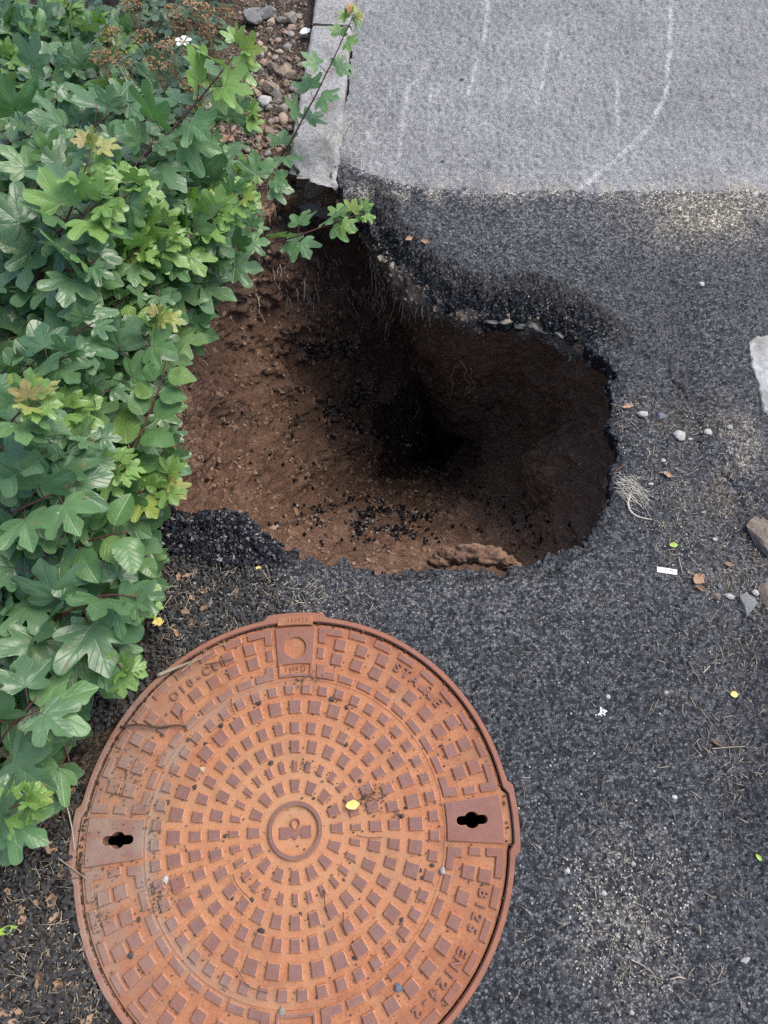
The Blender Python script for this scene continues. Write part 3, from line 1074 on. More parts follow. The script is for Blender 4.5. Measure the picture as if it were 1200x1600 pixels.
# roots hanging from the far wall
parts = []
for i in range(190):
    cx = RNG.normal(560, 62)
    cy = RNG.normal(438, 22)
    ids = cav_pick(cx, cy, 14, 14, 1)
    if len(ids) == 0:
        continue
    s = CV[ids[0]] + CNf[ids[0]] * .002
    L = RNG.uniform(.03, .12)
    pts = [s]
    for k in range(4):
        pts.append(pts[-1] + np.array([RNG.normal(0, .006), RNG.normal(-.006, .006), -L / 4]))
    P = smooth_path(pts, 7)
    parts.append(tube_arrays(P, np.linspace(.0012, .0005, 7), 3))
for (a, b, L) in ((735, 560, .16), (720, 575, .14), (740, 590, .1), (745, 560, .12), (655, 620, .08)):
    ids = cav_pick(a, b, 10, 10, 1)
    s = CV[ids[0]] + CNf[ids[0]] * .03
    pts = [s]
    for k in range(5):
        pts.append(pts[-1] + np.array([RNG.normal(0, .012), RNG.normal(-.003, .01), -L / 5]))
    P = smooth_path(pts, 10)
    parts.append(tube_arrays(P, np.linspace(.0016, .0006, 10), 4))
v, f = join_arrays(parts)
rt = link('hanging_roots', np_mesh('hanging_roots', v, f, M['root']), sink)
rt['kind'] = 'stuff'

# pale bedding layer that shows under the asphalt on the far side
order = np.argsort(-ang)
fa = [i for i in range(NR) if 548 < proj(np.array([[RIM[i, 0], RIM[i, 1], 0]]))[0, 0] < 925 and RIM[i, 1] > RC[1]]
fa.sort(key=lambda i: RIM[i, 0])
parts_v = []
nl = 26
for k in fa:
    prof = []
    x_, y_ = RIM[k]
    nx, ny = nrm[k]
    env = math.sin(math.pi * (x_ - RIM[fa[0], 0]) / (RIM[fa[-1], 0] - RIM[fa[0], 0])) ** .5
    nz = mnoise.noise(Vector((x_ * 9, y_ * 9, 4)))
    for j in range(nl):
        t = j / (nl - 1)
        zz = -.030 - (.10 + .06 * nz) * t
        bul = .022 * env * math.sin(math.pi * min(t * 1.1 + .1, 1)) * (1 + 1.6 * nz)
        bul += .014 * mnoise.noise(Vector((x_ * 28, y_ * 28, zz * 28))) + .010 * mnoise.noise(Vector((x_ * 70, y_ * 70, zz * 70))) + .005 * mnoise.noise(Vector((x_ * 160, y_ * 160, zz * 160)))
        off = .016 - bul + .05 * max(t - .75, 0)
        prof.append((x_ + nx * off, y_ + ny * off, zz + .004 * mnoise.noise(Vector((x_ * 60, y_ * 60, t * 7)))))
    parts_v.append(prof)
pv = np.array(parts_v)
na = len(fa)
i2 = np.arange(na * nl).reshape(na, nl)
bq = np.stack([i2[:-1, :-1], i2[1:, :-1], i2[1:, 1:], i2[:-1, 1:]], -1).reshape(-1, 4)
link('bedding_layer', np_mesh('bedding_layer', pv.reshape(-1, 3), bq, M['base_layer']), sink)

M['lip'] = mat_simple('pale lip stone', (.2, .165, .125), (.42, .37, .3), 5, .95, .0012)
for (u0, u1, n_) in ((592, 705, 12), (745, 885, 13)):
    for k in range(n_):
        tgt = u0 + (u1 - u0) * (k + RNG.uniform(-.3, .3)) / n_
        kk = min(fa, key=lambda i_: abs(proj(np.array([[RIM[i_, 0], RIM[i_, 1], -.03]]))[0, 0] - tgt))
        o = link('stone', stone_of(k % 6, 'lip'), sink)
        w_ = RNG.uniform(.010, .024)
        o.location = (RIM[kk, 0] + nrm[kk, 0] * .004, RIM[kk, 1] + nrm[kk, 1] * .004, -.044 + RNG.uniform(-.008, .004))
        o.scale = (w_, w_ * .7, w_ * RNG.uniform(.25, .5))
        o.rotation_euler = (RNG.normal(0, .2), RNG.normal(0, .2), math.atan2(nrm[kk, 1], nrm[kk, 0]) + 1.57 + RNG.normal(0, .25))
pb = pv.reshape(-1, 3)[RNG.integers(0, na * nl, 900)] + RNG.normal(0, .003, (900, 3))
pb = pb + np.array([0, -.003, 0])
scatter('loose_soil', pb, RNG.uniform(.0012, .006, 900), mat_simple('bedding crumbs', (.1, .078, .058), (.3, .245, .195), 40, .95, .001, .1, 0), label='pale crumbs of bedding material under the far asphalt edge', cat='soil')
# clod of soil on the front edge
clod_c = at(745, 872)
prt = []
for k, (ox, oy, oz, sx, sy, sz) in enumerate([(-.075, -.012, -.012, .03, .016, .02), (-.045, .0, 0, .034, .02, .026), (-.005, .008, .004, .04, .022, .028),
                                              (.03, .004, .002, .036, .02, .026), (.065, -.004, -.008, .034, .018, .022), (.09, -.012, -.014, .022, .014, .016)]):
    v, f = lump_verts(300 + k, 1, .5, 4)
    v = v * (1 + .16 * np.array([mnoise.noise(Vector(p_) * 6) + .7 * mnoise.noise(Vector(p_) * 14) for p_ in v]))[:, None]
    prt.append((v * np.array([sx, sy, sz]) + np.array([ox, oy, oz]), f))
v, f = join_arrays(prt)
me = np_mesh('soil_clod', v, f, mat_simple('clod soil', (.095, .055, .036), (.25, .155, .1), 60, .95, .005, .1, 0))
o = link('soil_clod', me)
o.location = (clod_c.x, clod_c.y + .012, -.026)
o.rotation_euler = (0, 0, -.1)
o.scale = (.85, .85, .8)
tag(o, 'reddish brown clod of soil stuck to the front edge of the hole', 'soil clod')

# ------------------------------------------------------------------ manhole
temps = []


def make_curve(splines, depth, bevel=0.0):
    cu = bpy.data.curves.new('outline', 'CURVE')
    cu.dimensions = '2D'
    cu.fill_mode = 'BOTH'
    cu.extrude = depth * .5
    cu.bevel_depth = bevel
    cu.bevel_resolution = 0
    cu.offset = -bevel
    for sp in splines:
        s = cu.splines.new('POLY')
        s.points.add(len(sp) - 1)
        for i, (a, b) in enumerate(sp):
            s.points[i].co = (a, b, 0, 1)
        s.use_cyclic_u = True
    return cu


def text_curve(ch, size, depth):
    cu = bpy.data.curves.new('letter', 'FONT')
    cu.body = ch
    cu.size = size
    cu.extrude = depth * .5
    cu.align_x = 'CENTER'
    cu.align_y = 'CENTER'
    cu.resolution_u = 3
    cu.offset = size * (.026 if depth > .004 else .004)
    return cu


def curves_to_meshes(cus):
    obs = []
    for cu in cus:
        o = bpy.data.objects.new('tmp', cu)
        COL.objects.link(o)
        obs.append(o)
    dg = bpy.context.evaluated_depsgraph_get()
    dg.update()
    res = []
    for o in obs:
        res.append(bpy.data.meshes.new_from_object(o.evaluated_get(dg), depsgraph=dg))
    for o in obs:
        bpy.data.objects.remove(o)
    for cu in cus:
        bpy.data.curves.remove(cu)
    return res


def setmat(me, top, side, zt=None):
    me.materials.clear()
    me.materials.append(top)
    me.materials.append(side)
    for p_ in me.polygons:
        p_.material_index = 0 if p_.normal.z > .8 else 1
    return me


def pol(r, a):
    return (r * K * math.cos(a), r * K * math.sin(a))


def arc(r, a0, a1, n=24):
    return [pol(r, a0 + (a1 - a0) * i / n) for i in range(n + 1)]


D2R = math.pi / 180


def keyhole(a):
    """slot with a round middle, lying across the panel the same way on both sides"""
    c = pol(280, a)
    pts = []
    L, w, rr = 25.0, 6.8, 12.5
    out = []
    for k in range(9):                        # right end
        t = -math.pi / 2 + math.pi * k / 8
        out.append((L - w + w * math.cos(t), w * math.sin(t)))
    s = math.asin(w / rr)
    for k in range(9):
        t = s + (math.pi - 2 * s) * k / 8
        out.append((rr * math.cos(t), rr * math.sin(t)))
    for k in range(9):
        t = math.pi / 2 + math.pi * k / 8
        out.append((-(L - w) + w * math.cos(t), w * math.sin(t)))
    for k in range(9):
        t = math.pi + s + (math.pi - 2 * s) * k / 8
        out.append((rr * math.cos(t), rr * math.sin(t)))
    return [(c[0] + x * K, c[1] + y * K) for x, y in out]


lid = bpy.data.objects.new('manhole_cover', None)
COL.objects.link(lid)
LROT = math.radians(3.0)
lid.location = (MC.x, MC.y, 0.0)
lid.rotation_euler = (0, 0, LROT)
tag(lid, 'round rusty orange iron manhole cover with rings of square studs', 'manhole cover')
frame = bpy.data.objects.new('manhole_collar', None)
COL.objects.link(frame)
frame.location = (MC.x, MC.y, 0.0)
frame.rotation_euler = (0, 0, LROT)
tag(frame, 'thin rusty iron ring set in the asphalt round the manhole cover', 'manhole frame')


def bulged(r0, r1, angs, half=8.0 * D2R, n=360):
    pts = []
    for i in range(n):
        a = 2 * math.pi * i / n
        r = r0
        for b in angs:
            dlt = abs((a - b + math.pi) % (2 * math.pi) - math.pi)
            r = max(r, r0 + (r1 - r0) * float(sstep(half + 1.4 * D2R, half, np.float64(dlt))))
        pts.append(pol(r, a))
    return pts


ZB, ZI = -.0042, -.005         # lid floor: raised outer band, sunken middle
cus = [make_curve([bulged(334, 342, [0, math.pi], 6.0 * D2R), keyhole(0), keyhole(math.pi)], .03 + ZB, 0),     # 0 plate
       make_curve([[pol(351 if False else r_, a_) for (r_, a_) in []] or bulged(346, 354, [0, math.pi, math.pi / 2, -math.pi / 2]),
                   bulged(337, 344, [0, math.pi], 6.3 * D2R)], .03, .0015),                                                # 1 frame
       make_curve([arc(43.5, 0, 2 * math.pi, 56)[:-1], arc(36, 0, 2 * math.pi, 48)[:-1]], .006, .0008)]                    # 2 boss ring
panel = []
for a in (0, math.pi):
    panel.append(make_curve([arc(240, a - 6.6 * D2R, a + 6.6 * D2R, 8) + arc(329, a + 6.3 * D2R, a - 6.3 * D2R, 8), keyhole(a)], .008, .0006))
for a in (math.pi / 2, -math.pi / 2):
    c = pol(292, a)
    hole = [(c[0] + 18.5 * K * math.cos(t * .1745329), c[1] + 18.5 * K * math.sin(t * .1745329)) for t in range(36)]
    panel.append(make_curve([arc(242, a - 6.6 * D2R, a + 6.6 * D2R, 8) + arc(328, a + 6.2 * D2R, a - 6.2 * D2R, 8), hole,
                             arc(247, a - 5.6 * D2R, a + 5.6 * D2R, 8) + arc(264, a + 5.6 * D2R, a - 5.6 * D2R, 8)], .008, .0006))
cus += panel
# emblem: a broad M with a drop standing in its notch
M_PTS = [(-25, -9), (-25, 8), (-9, 9), (-5, 2), (0, -2), (6, 2), (11, 9), (25, 10), (25, -8), (11, -9), (7, -2), (0, -11), (-8, -5), (-11, -9)]


def emblem(s, ox=0, oy=0):
    m_ = [(ox + x * s * K, (oy + y) * s * K) for x, y in M_PTS]
    dr, di = [], []
    for i in range(24):
        t = 2 * math.pi * i / 24
        rr = 8.0 + 4.5 * max(0, -math.sin(t)) ** 6
        dr.append((ox + rr * math.cos(t) * s * K, oy * s * K * 0 + (oy + 13 + rr * math.sin(t)) * s * K))
        di.append((ox + rr * .68 * math.cos(t) * s * K, oy * 0 + (oy + 13 + rr * .68 * math.sin(t)) * s * K))
    return m_, dr, di


e1, e2, e3 = emblem(1.0, 0, -3)
cus += [make_curve([e1], .006, .0005), make_curve([e2, e3], .007, .0004)]
s1, s2, s3 = emblem(.58, 0, -2)
cus += [make_curve([s1], .0045, .0003), make_curve([s2, s3], .0045, .0003)]
# tab plate of the frame with a second date
cus.append(make_curve([arc(331.5, 90 * D2R - 5.4 * D2R, 90 * D2R + 5.4 * D2R, 8) + arc(346.5, 90 * D2R + 5.0 * D2R, 90 * D2R - 5.0 * D2R, 8)], .0045, .0008))
# L shaped bars
la = []
for q4 in range(4):
    a = q4 * math.pi / 2
    for sgn in (1, -1):
        def A(d_):
            return a + sgn * d_ * D2R
        inner = [pol(241, A(8.6)), pol(241, A(12.2)), pol(241, A(16)), pol(253, A(15.8)), pol(253, A(11.6)), pol(264, A(11.2)), pol(264, A(8.2))]
        outer = [pol(329, A(7.4)), pol(329, A(10)), pol(329, A(15)), pol(317.5, A(15.1)), pol(317.5, A(9.8)), pol(302, A(10.1)), pol(302, A(7.7))]
        if sgn < 0:
            inner, outer = inner[::-1], outer[::-1]
        la += [inner, outer]
cus += [make_curve([x], .0048, .0005) for x in la]
nL = len(la)
# lettering, letter by letter along the lid's edge
LET = []                          # (char, radius, angle, size, tilt, parent)


def ring_text(s, r, a0, step, size, inward=True):
    for i, ch in enumerate(s):
        if ch != ' ':
            LET.append((ch, r, a0 + step * i, size, 'lid'))


ring_text('STA', 304, 54.5, -3.4, 19)
ring_text('E', 304, 37.6, -3.4, 19)
ring_text('B125', 305, -19.8, -3.2, 18)
ring_text('EN124-2', 305, -35.8, -3.2, 18)
ring_text('A', 305, -62.0, -3.2, 18)
ring_text('O10-CER', 300, 133.0, -3.1, 17)
for i, ch in enumerate('140923'):
    LET.append((ch, 255.5, 90 + 3.6 - 1.45 * i, 10.5, 'lid'))
for i, ch in enumerate('160923'):
    LET.append((ch, 339.5, 90 + 1.9 - 1.1 * i, 10.0, 'frame'))
cus += [text_curve(ch, sz * K * 1.18, .0062 if sz > 15 else .0026) for ch, r, a, sz, w in LET]
ms = curves_to_meshes(cus)
it = iter(ms)


def nx_(): return next(it)


def part(name, me, parent, z, top='rust_top', side='rust_edge', **kw):
    setmat(me, M[top], M[side])
    me.name = name
    o = link(name, me, parent)
    o.location = (0, 0, z)
    return o


part('plate', nx_(), lid, ZB - (.03 + ZB) * .5, 'rust', 'rust_frame')
part('rim_ring', nx_(), frame, .0025 - .015, 'rust_frame', 'rust_frame')
part('centre_ring', nx_(), lid, ZB + .003 + .0005)
for i in range(4):
    part('key_panel' if i < 2 else 'date_panel', nx_(), lid, ZB + .0045 - .004)
part('emblem', nx_(), lid, ZB + .0028 - .003 + .001, )
part('emblem_drop', nx_(), lid, ZB + .0035 - .0035 + .0015)
for i in range(2):
    o = part('emblem_letter', nx_(), lid, 0)
    c = pol(303, 42.4 * D2R)
    o.location = (c[0], c[1], ZB + .0015)
    o.rotation_euler = (0, 0, (42.4 - 90) * D2R)
part('date_tab', nx_(), frame, .0025, 'rust', 'rust_edge')
for i in range(nL):
    part('corner_bar', nx_(), lid, ZB + .0015)
for ch, r, a, sz, w in LET:
    o = part('letter', nx_(), lid if w == 'lid' else frame, 0, 'rust_top' if sz > 15 else 'rust_frame', 'rust_edge')
    c = pol(r, a * D2R)
    o.location = (c[0], c[1], (ZB + .0015) if w == 'lid' else .0055)
    o.rotation_euler = (0, 0, (a - 90) * D2R)
    if w != 'lid':
        o.scale = (.7, 1, 1)
    elif sz < 15:
        o.scale = (.8, 1, 1)
        o.location.z = ZB + .0009


def stud_mesh(name, lr, w0, w1, h_=.0058, ch=.0009, dr=.0011):
    """block with drafted sides: lr radial length, w0/w1 inner/outer width (metres)"""
    lr, w0, w1 = lr * .95, w0 * .94, w1 * .94
    rings = []
    for (g_, z) in ((dr, -.001), (0, h_ - ch), (-ch, h_)):
        rings.append([(-lr / 2 - g_, -w0 / 2 - g_, z), (lr / 2 + g_, -w1 / 2 - g_, z), (lr / 2 + g_, w1 / 2 + g_, z), (-lr / 2 - g_, w0 / 2 + g_, z)])
    v = [p_ for r_ in rings for p_ in r_]
    fs = []
    for k in range(2):
        for j in range(4):
            a, b = k * 4 + j, k * 4 + (j + 1) % 4
            fs.append((a, b, b + 4, a + 4))
    fs.append((8, 9, 10, 11))
    return np_mesh(name, np.array(v), np.array(fs) , [M['rust_top'], M['rust_edge']], smooth=False, midx=[1] * 8 + [0])


rj = random.Random(5)


def put_stud(name, me, r, a, z):
    o = link(name, me, lid)
    c = pol(r + rj.uniform(-.4, .4), a)
    o.location = (c[0], c[1], z)
    o.rotation_euler = (0, 0, a + rj.uniform(-.015, .015))


for (r0, r1, w0, w1, n, ph) in ((56, 76, 12.5, 17.5, 16, 0), (88, 105, 9, 10, 28, 0), (117, 137.5, 15.5, 17.5, 28, 0), (148, 167, 15, 16.5, 36, 0),
                                (180, 202.5, 20.5, 22.5, 36, 0), (212, 228, 15.5, 17, 48, 2.6)):
    me = stud_mesh('stud', (r1 - r0) * K, w0 * K, w1 * K)
    for i in range(n):
        put_stud('stud', me, (r0 + r1) / 2, (ph + 360 * i / n) * D2R, ZB)
sq = stud_mesh('stud', 20.5 * K, 20 * K, 21.5 * K)
sq2 = stud_mesh('stud', 20.5 * K, 20 * K, 21.5 * K)
bi = stud_mesh('bar', 12 * K, 27 * K, 29 * K, .0045)
bo = stud_mesh('bar', 11.5 * K, 32 * K, 33.5 * K, .0045)
bs = stud_mesh('bar', 20 * K, 12 * K, 13 * K, .0045)
for q4 in range(4):
    a = q4 * 90
    for i in range(9):
        put_stud('stud', sq, 277, (a + 15.2 + 7.45 * i) * D2R, ZB)
        ok = {0: i in (0, 1, 2, 6, 7, 8), 1: i in (0, 1, 5, 6, 7, 8), 2: True, 3: i == 8 or i == 0}[q4]
        if ok:
            put_stud('stud', sq2, 303, (a + 15.2 + 7.45 * i) * D2R, ZB)
    for i in range(7):
        put_stud('bar', bi, 247, (a + 20.5 + 8.17 * i) * D2R, ZB)
        put_stud('bar', bo, 323.5, (a + 19.8 + 8.4 * i) * D2R, ZB)
    for s_ in (1, -1):
        put_stud('bar', bs, 284, (a + s_ * 9.0) * D2R, ZB)
# the raised lip where the outer band begins
lipv, lipf = [], []
for i in range(180):
    t = 2 * math.pi * i / 180
    for (r, z) in ((234.5, ZB - .0002), (235.6, ZB + .0011), (238.2, ZB + .0012), (239.3, ZB - .0002)):
        lipv.append((*pol(r, t), z))
for i in range(180):
    for j in range(3):
        a, b = i * 4 + j, ((i + 1) % 180) * 4 + j
        lipf.append((a, a + 1, b + 1, b)[::-1])
link('step_ring', np_mesh('step_ring', np.array(lipv), np.array(lipf), M['rust']), lid)
# shaft below
sv, sf = [], []
for i in range(48):
    t = 2 * math.pi * i / 48
    for (r, z) in ((345, -.026), (335, -.05), (330, -.7), (0.5, -.7)):
        sv.append((*pol(r, t), z))
for i in range(48):
    for j in range(3):
        a, b = i * 4 + j, ((i + 1) % 48) * 4 + j
        sf.append((a, a + 1, b + 1, b))
link('shaft', np_mesh('shaft', np.array(sv), np.array(sf), M['shaft']), frame)

# ------------------------------------------------------------------ kerb
kerb = bpy.data.objects.new('kerb', None)
COL.objects.link(kerb)
kerb['kind'] = 'structure'
kerb.location = at(500, 150)


def kerb_stone(c4, rough_end=False):
    """c4: four ground corners near-left, near-right, far-right, far-left"""
    a, b, c, d_ = [np.array(p_) for p_ in c4]
    nu, nv = 22, 60
    rows = []
    for j in range(nv + 1):
        t = j / nv
        l_, r_ = a + (d_ - a) * t, b + (c - b) * t
        row = []
        prof = [(0, -.14), (0, -.07), (0, .006), (.035, .014)] + [(x, .015) for x in np.linspace(.1, .9, 12)] + [(.97, .012), (1, .004), (1, -.07), (1, -.14)]
        for (s, z) in prof:
            p_ = l_ + (r_ - l_) * s
            n_ = mnoise.noise(Vector((p_[0] * 25, p_[1] * 25, z * 25)))
            n2_ = mnoise.noise(Vector((p_[0] * 90, p_[1] * 90, z * 90)))
            e_ = 0
            if rough_end and t < .16:
                e_ = (.16 - t) / .16
            zz = z + .0025 * n_ + .0014 * n2_ - e_ * (.02 + .02 * n_)
            yy = p_[1] + (.03 * n_ * e_) + (.05 * e_ * max(0, -z) / .14)
            row.append((p_[0] + .004 * n_ + .02 * n2_ * e_, yy, zz))
        rows.append(row)
    m_ = len(rows[0])
    v = np.array(rows).reshape(-1, 3)
    ix = np.arange(len(v)).reshape(nv + 1, m_)
    fq = np.stack([ix[:-1, :-1], ix[:-1, 1:], ix[1:, 1:], ix[1:, :-1]], -1).reshape(-1, 4)[:, ::-1]
    tri = np.vstack([fq[:, [0, 1, 2]], fq[:, [0, 2, 3]]])
    caps = []
    for e_ in (ix[0], ix[-1]):
        caps += [[e_[0], e_[k + 1], e_[k]] for k in range(1, m_ - 1)]
    me = np_mesh('kerb_stone', v - np.array(kerb.location), np.vstack([tri, np.array(caps)]), M['concrete'])
    return link('kerb_stone', me, kerb)


kp = lambda x, y: tuple(at(x, y, .01)[:2])
kerb_stone([kp(447, 262), kp(526, 285), kp(549, 46), kp(487, 43)], True)
kerb_stone([kp(487, 39), kp(549, 42), kp(555, -160), kp(512, -160)])

# ------------------------------------------------------------------ leaves
MAPLE_R = [(0, 1.0), (.06, .965), (.13, .88), (.215, .81), (.265, .73), (.25, .63), (.215, .54), (.21, .46), (.275, .485), (.38, .545), (.48, .60),
           (.60, .665), (.71, .66), (.79, .58), (.79, .48), (.73, .38), (.65, .29), (.55, .20), (.50, .135), (.565, .09), (.64, .02), (.635, -.07),
           (.54, -.14), (.40, -.16), (.26, -.14), (.12, -.08), (.015, -.005)]


def leaf_outline(half):
    P = np.array(half)
    out = []
    n = len(P)
    for i in range(n - 1):
        a, b, c, d_ = P[max(i - 1, 0)], P[i], P[i + 1], P[min(i + 2, n - 1)]
        for f_ in (0, .5):
            out.append(.5 * ((2 * b) + (c - a) * f_ + (2 * a - 5 * b + 4 * c - d_) * f_ ** 2 + (3 * b - a - 3 * c + d_) * f_ ** 3))
    out.append(P[-1])
    R_ = np.array(out)
    L_ = R_[1:-1][::-1] * np.array([-1, 1])
    return np.vstack([R_, L_])


def leaf_mesh(name, half, ctr, mats, seed, kind, rings=4, coarse=1):
    r = random.Random(seed)
    O = leaf_outline(half)[::coarse]
    O = O * (1 + .05 * np.array([[mnoise.noise(Vector((x * 3, y * 3, seed * 7.1))), mnoise.noise(Vector((x * 3, y * 3, seed * 7.1 + 50)))] for x, y in O]))
    C0 = np.array(ctr)
    V2 = [C0]
    for k in range(1, rings + 1):
        V2 += list(C0 + (O - C0) * (k / rings) ** .9)
    V2 = np.array(V2)
    x, y = V2[:, 0], V2[:, 1]
    if kind == 'maple':
        angs = np.array([0, .83, -.83, 1.62, -1.62])
    else:
        angs = np.array([0.])
    a = np.arctan2(x, y)
    rr = np.hypot(x, y)
    dv = np.min(np.abs(a[:, None] - angs[None]), 1)
    z = .05 * np.sin(np.clip(dv, 0, .45) / .45 * math.pi / 2) * np.minimum(rr, .7)      # folds along the veins
    cup, droop, wave = r.uniform(-.25, .3), r.uniform(.05, .38), r.uniform(.06, .12)
    z = z + cup * x * x - droop * np.clip(y, 0, 1) ** 2 * .6 - .18 * droop * np.abs(x)
    z = z + wave * np.array([mnoise.noise(Vector((p_[0] * 2.6, p_[1] * 2.6, seed * 3.3))) for p_ in V2]) * (.3 + rr)
    z = z + r.uniform(-.12, .12) * x
    n = len(O)
    fs = [[0, 1 + i, 1 + (i + 1) % n] for i in range(n)]
    for k in range(rings - 1):
        b0, b1 = 1 + k * n, 1 + (k + 1) * n
        for i in range(n):
            j = (i + 1) % n
            fs += [[b0 + i, b1 + i, b1 + j], [b0 + i, b1 + j, b0 + j]]
    fs = np.array(fs)[:, ::-1]
    V3 = np.column_stack([x, y, z])
    uv = V2.copy()
    pl = .55 if kind == 'maple' else .22
    z0 = z[0] - .01
    P = smooth_path([(0, -pl, -.14), (.01, -pl * .5, -.05), (0, .01, z0), (0, .12, z0)], 5)
    tv, tf = tube_arrays(P, np.full(5, .014 if kind == 'maple' else .018), 4)
    mi = np.r_[np.zeros(len(fs), int), np.ones(len(tf), int)]
    fs = np.vstack([fs, tf + len(V3)])
    uv = np.vstack([uv, np.full((len(tv), 2), 5.0)])
    V3 = np.vstack([V3, tv])
    # normals must look up
    me = np_mesh(name, V3, fs, mats, uv=uv, midx=mi)
    nsum = sum(p_.normal.z * p_.area for p_ in me.polygons if p_.material_index == 0)
    if nsum < 0:
        me.flip_normals()
    return me, pl


OVAL_R = []
for k in range(23):
    t = k / 22
    w = .40 * math.sin(math.pi * (1 - t) ** .8) ** .75 * (1 - .15 * (1 - t))
    if 0 < k < 22:
        w *= 1.045 if k % 2 else .955
    OVAL_R.append((max(w, .0) if k not in (0, 22) else (0.0 if k == 0 else .01), 1 - t))
LEAF = {}
for key_ in ('maple_leaf', 'maple_mid', 'maple_young', 'maple_gold', 'maple_red'):
    LEAF[key_] = [leaf_mesh('leaf', MAPLE_R, (0, .12), [M[key_], M['stem'] if key_ != 'maple_young' else M['stem_green']], s, 'maple') for s in range(7)]
LEAF['oval_leaf'] = [leaf_mesh('leaf', OVAL_R, (0, .45), [M['oval_leaf'], M['stem_green']], s + 20, 'oval', 3) for s in range(5)]
LEAF['small_leaf'] = [leaf_mesh('leaf', OVAL_R, (0, .45), [M['small_leaf'], M['stem_green']], s + 40, 'oval', 2, 2) for s in range(5)]


def leaf_matrix(node, d_, n_, size, pl):
    y = Vector(d_).normalized()
    z = Vector(n_)
    z = (z - y * z.dot(y))
    if z.length < 1e-4:
        z = Vector((0, 0, 1))
    z.normalize()
    x = y.cross(z)
    R = Matrix((x, y, z)).transposed().to_4x4()
    return Matrix.Translation(node) @ R @ Matrix.Diagonal((size, size, size, 1)) @ Matrix.Translation((0, pl, .12))


LR = random.Random(11)


def new_plant(name, loc, label, cat, group=None):
    o = bpy.data.objects.new(name, None)
    COL.objects.link(o)
    o.location = loc
    tag(o, label, cat, group)
    return o


def add_leaf(parent_branch, root, node, d_, n_, size, key_):
    me, pl = LR.choice(LEAF[key_])
    o = bpy.data.objects.new('leaf', me)
    COL.objects.link(o)
    o.parent = parent_branch
    o.matrix_local = Matrix.Translation(-root.location) @ leaf_matrix(node, d_, n_, size, pl)
    return o


def shoot(root, pts, species='maple', size=.075, node_gap=.042, ls=.93, r0=.0026, r1=.0011, tip='young', start=.12, skip=0.0, mat='stem', mid=.25):
    if species == 'maple':
        size *= ls
        node_gap *= .86
    L = sum((Vector(pts[i + 1]) - Vector(pts[i])).length for i in range(len(pts) - 1))
    n = max(8, int(L / .02))
    P = smooth_path(pts, n)
    P += np.array([[.0025 * mnoise.noise(Vector(p_) * 30), .0025 * mnoise.noise(Vector(p_) * 30 + Vector((9, 0, 0))), .0] for p_ in P])
    v, f_ = tube_arrays(P, np.linspace(r0, r1, n), 6)
    b = link('branch', np_mesh('branch', v - np.array(root.location), f_, M[mat]), root)
    seg = np.r_[0, np.cumsum(np.linalg.norm(np.diff(P, axis=0), axis=1))]
    L = seg[-1]
    s = L * start
    k = LR.randint(0, 1)
    while s < L * .985:
        t = s / L
        node = Vector([np.interp(s, seg, P[:, i]) for i in range(3)])
        i = min(int(np.searchsorted(seg, s)), n - 2)
        ax = Vector(P[min(i + 1, n - 1)] - P[max(i - 1, 0)]).normalized()
        side = ax.cross(Vector((0, 0, 1)))
        if side.length < .1:
            side = Vector((1, 0, 0))
        side.normalize()
        upv = side.cross(ax)
        if species == 'maple':
            young = t > .78
            sz = size * (1.0 if t < .72 else 1.0 - .55 * (t - .72) / .28) * LR.uniform(.72, 1.12)
            base = (side if k % 2 == 0 else upv)
            pair = (1, -1)
        else:
            young = t > .8
            sz = size * (1.0 if t < .75 else .75) * LR.uniform(.75, 1.1)
            base = side
            pair = (1,) if k % 2 == 0 else (-1,)
        for sg in pair:
            if LR.random() < skip:
                continue
            d_ = base * sg * LR.uniform(.8, 1.1) + ax * LR.uniform(.25, .75) + Vector((LR.gauss(0, .25), LR.gauss(0, .25), LR.gauss(.02, .15)))
            if d_.z < -.35:
                d_.z = -.35 * LR.random()
            d_.z *= .55
            nn = Vector((LR.gauss(.10, .3), LR.gauss(-.12, .3), 1.0))
            if species == 'maple':
                key_ = 'maple_leaf' if LR.random() > mid else 'maple_mid'
                if young and tip:
                    key_ = 'maple_young' if LR.random() < .75 else 'maple_mid'
            elif species == 'oval':
                key_ = 'oval_leaf'
            else:
                key_ = 'small_leaf'
            add_leaf(b, root, node, d_, nn, sz, key_)
        s += node_gap * (1.0 if t < .7 else .62) * LR.uniform(.85, 1.15)
        k += 1
    # unfolding leaves at the very tip
    if species == 'maple' and tip:
        ax = Vector(P[-1] - P[-3]).normalized()
        for j in range(6):
            a = j * 1.05 + LR.random()
            side = ax.cross(Vector((0, 0, 1))).normalized()
            d_ = ax * .55 + side * math.cos(a) + side.cross(ax) * math.sin(a) * .6
            nn = Vector((LR.gauss(0, .45), LR.gauss(-.1, .45), 1.0))
            kk = {'young': 'maple_young', 'gold': LR.choice(['maple_gold', 'maple_young', 'maple_gold']),
                  'red': LR.choice(['maple_red', 'maple_red', 'maple_gold'])}[tip]
            add_leaf(b, root, Vector(P[-1]), d_, nn, size * LR.uniform(.3, .5), kk)
    return b


def A3(l):
    return [at(*p_) for p_ in l]


# three maples growing along the verge, from the back to the front
back = new_plant('maple_shrub', at(60, 330, -.01), 'dense dark green maple shrub at the back beside the gravel strip', 'shrub', 'maple shrubs on the verge')
mid_ = new_plant('maple_shrub', at(20, 760, -.01), 'dense lobed green maple shrub hiding the left edge of the hole', 'shrub', 'maple shrubs on the verge')
front = new_plant('maple_shrub', at(-60, 1150, -.01), 'low maple shrub with white specked leaves beside the manhole cover', 'shrub', 'maple shrubs on the verge')

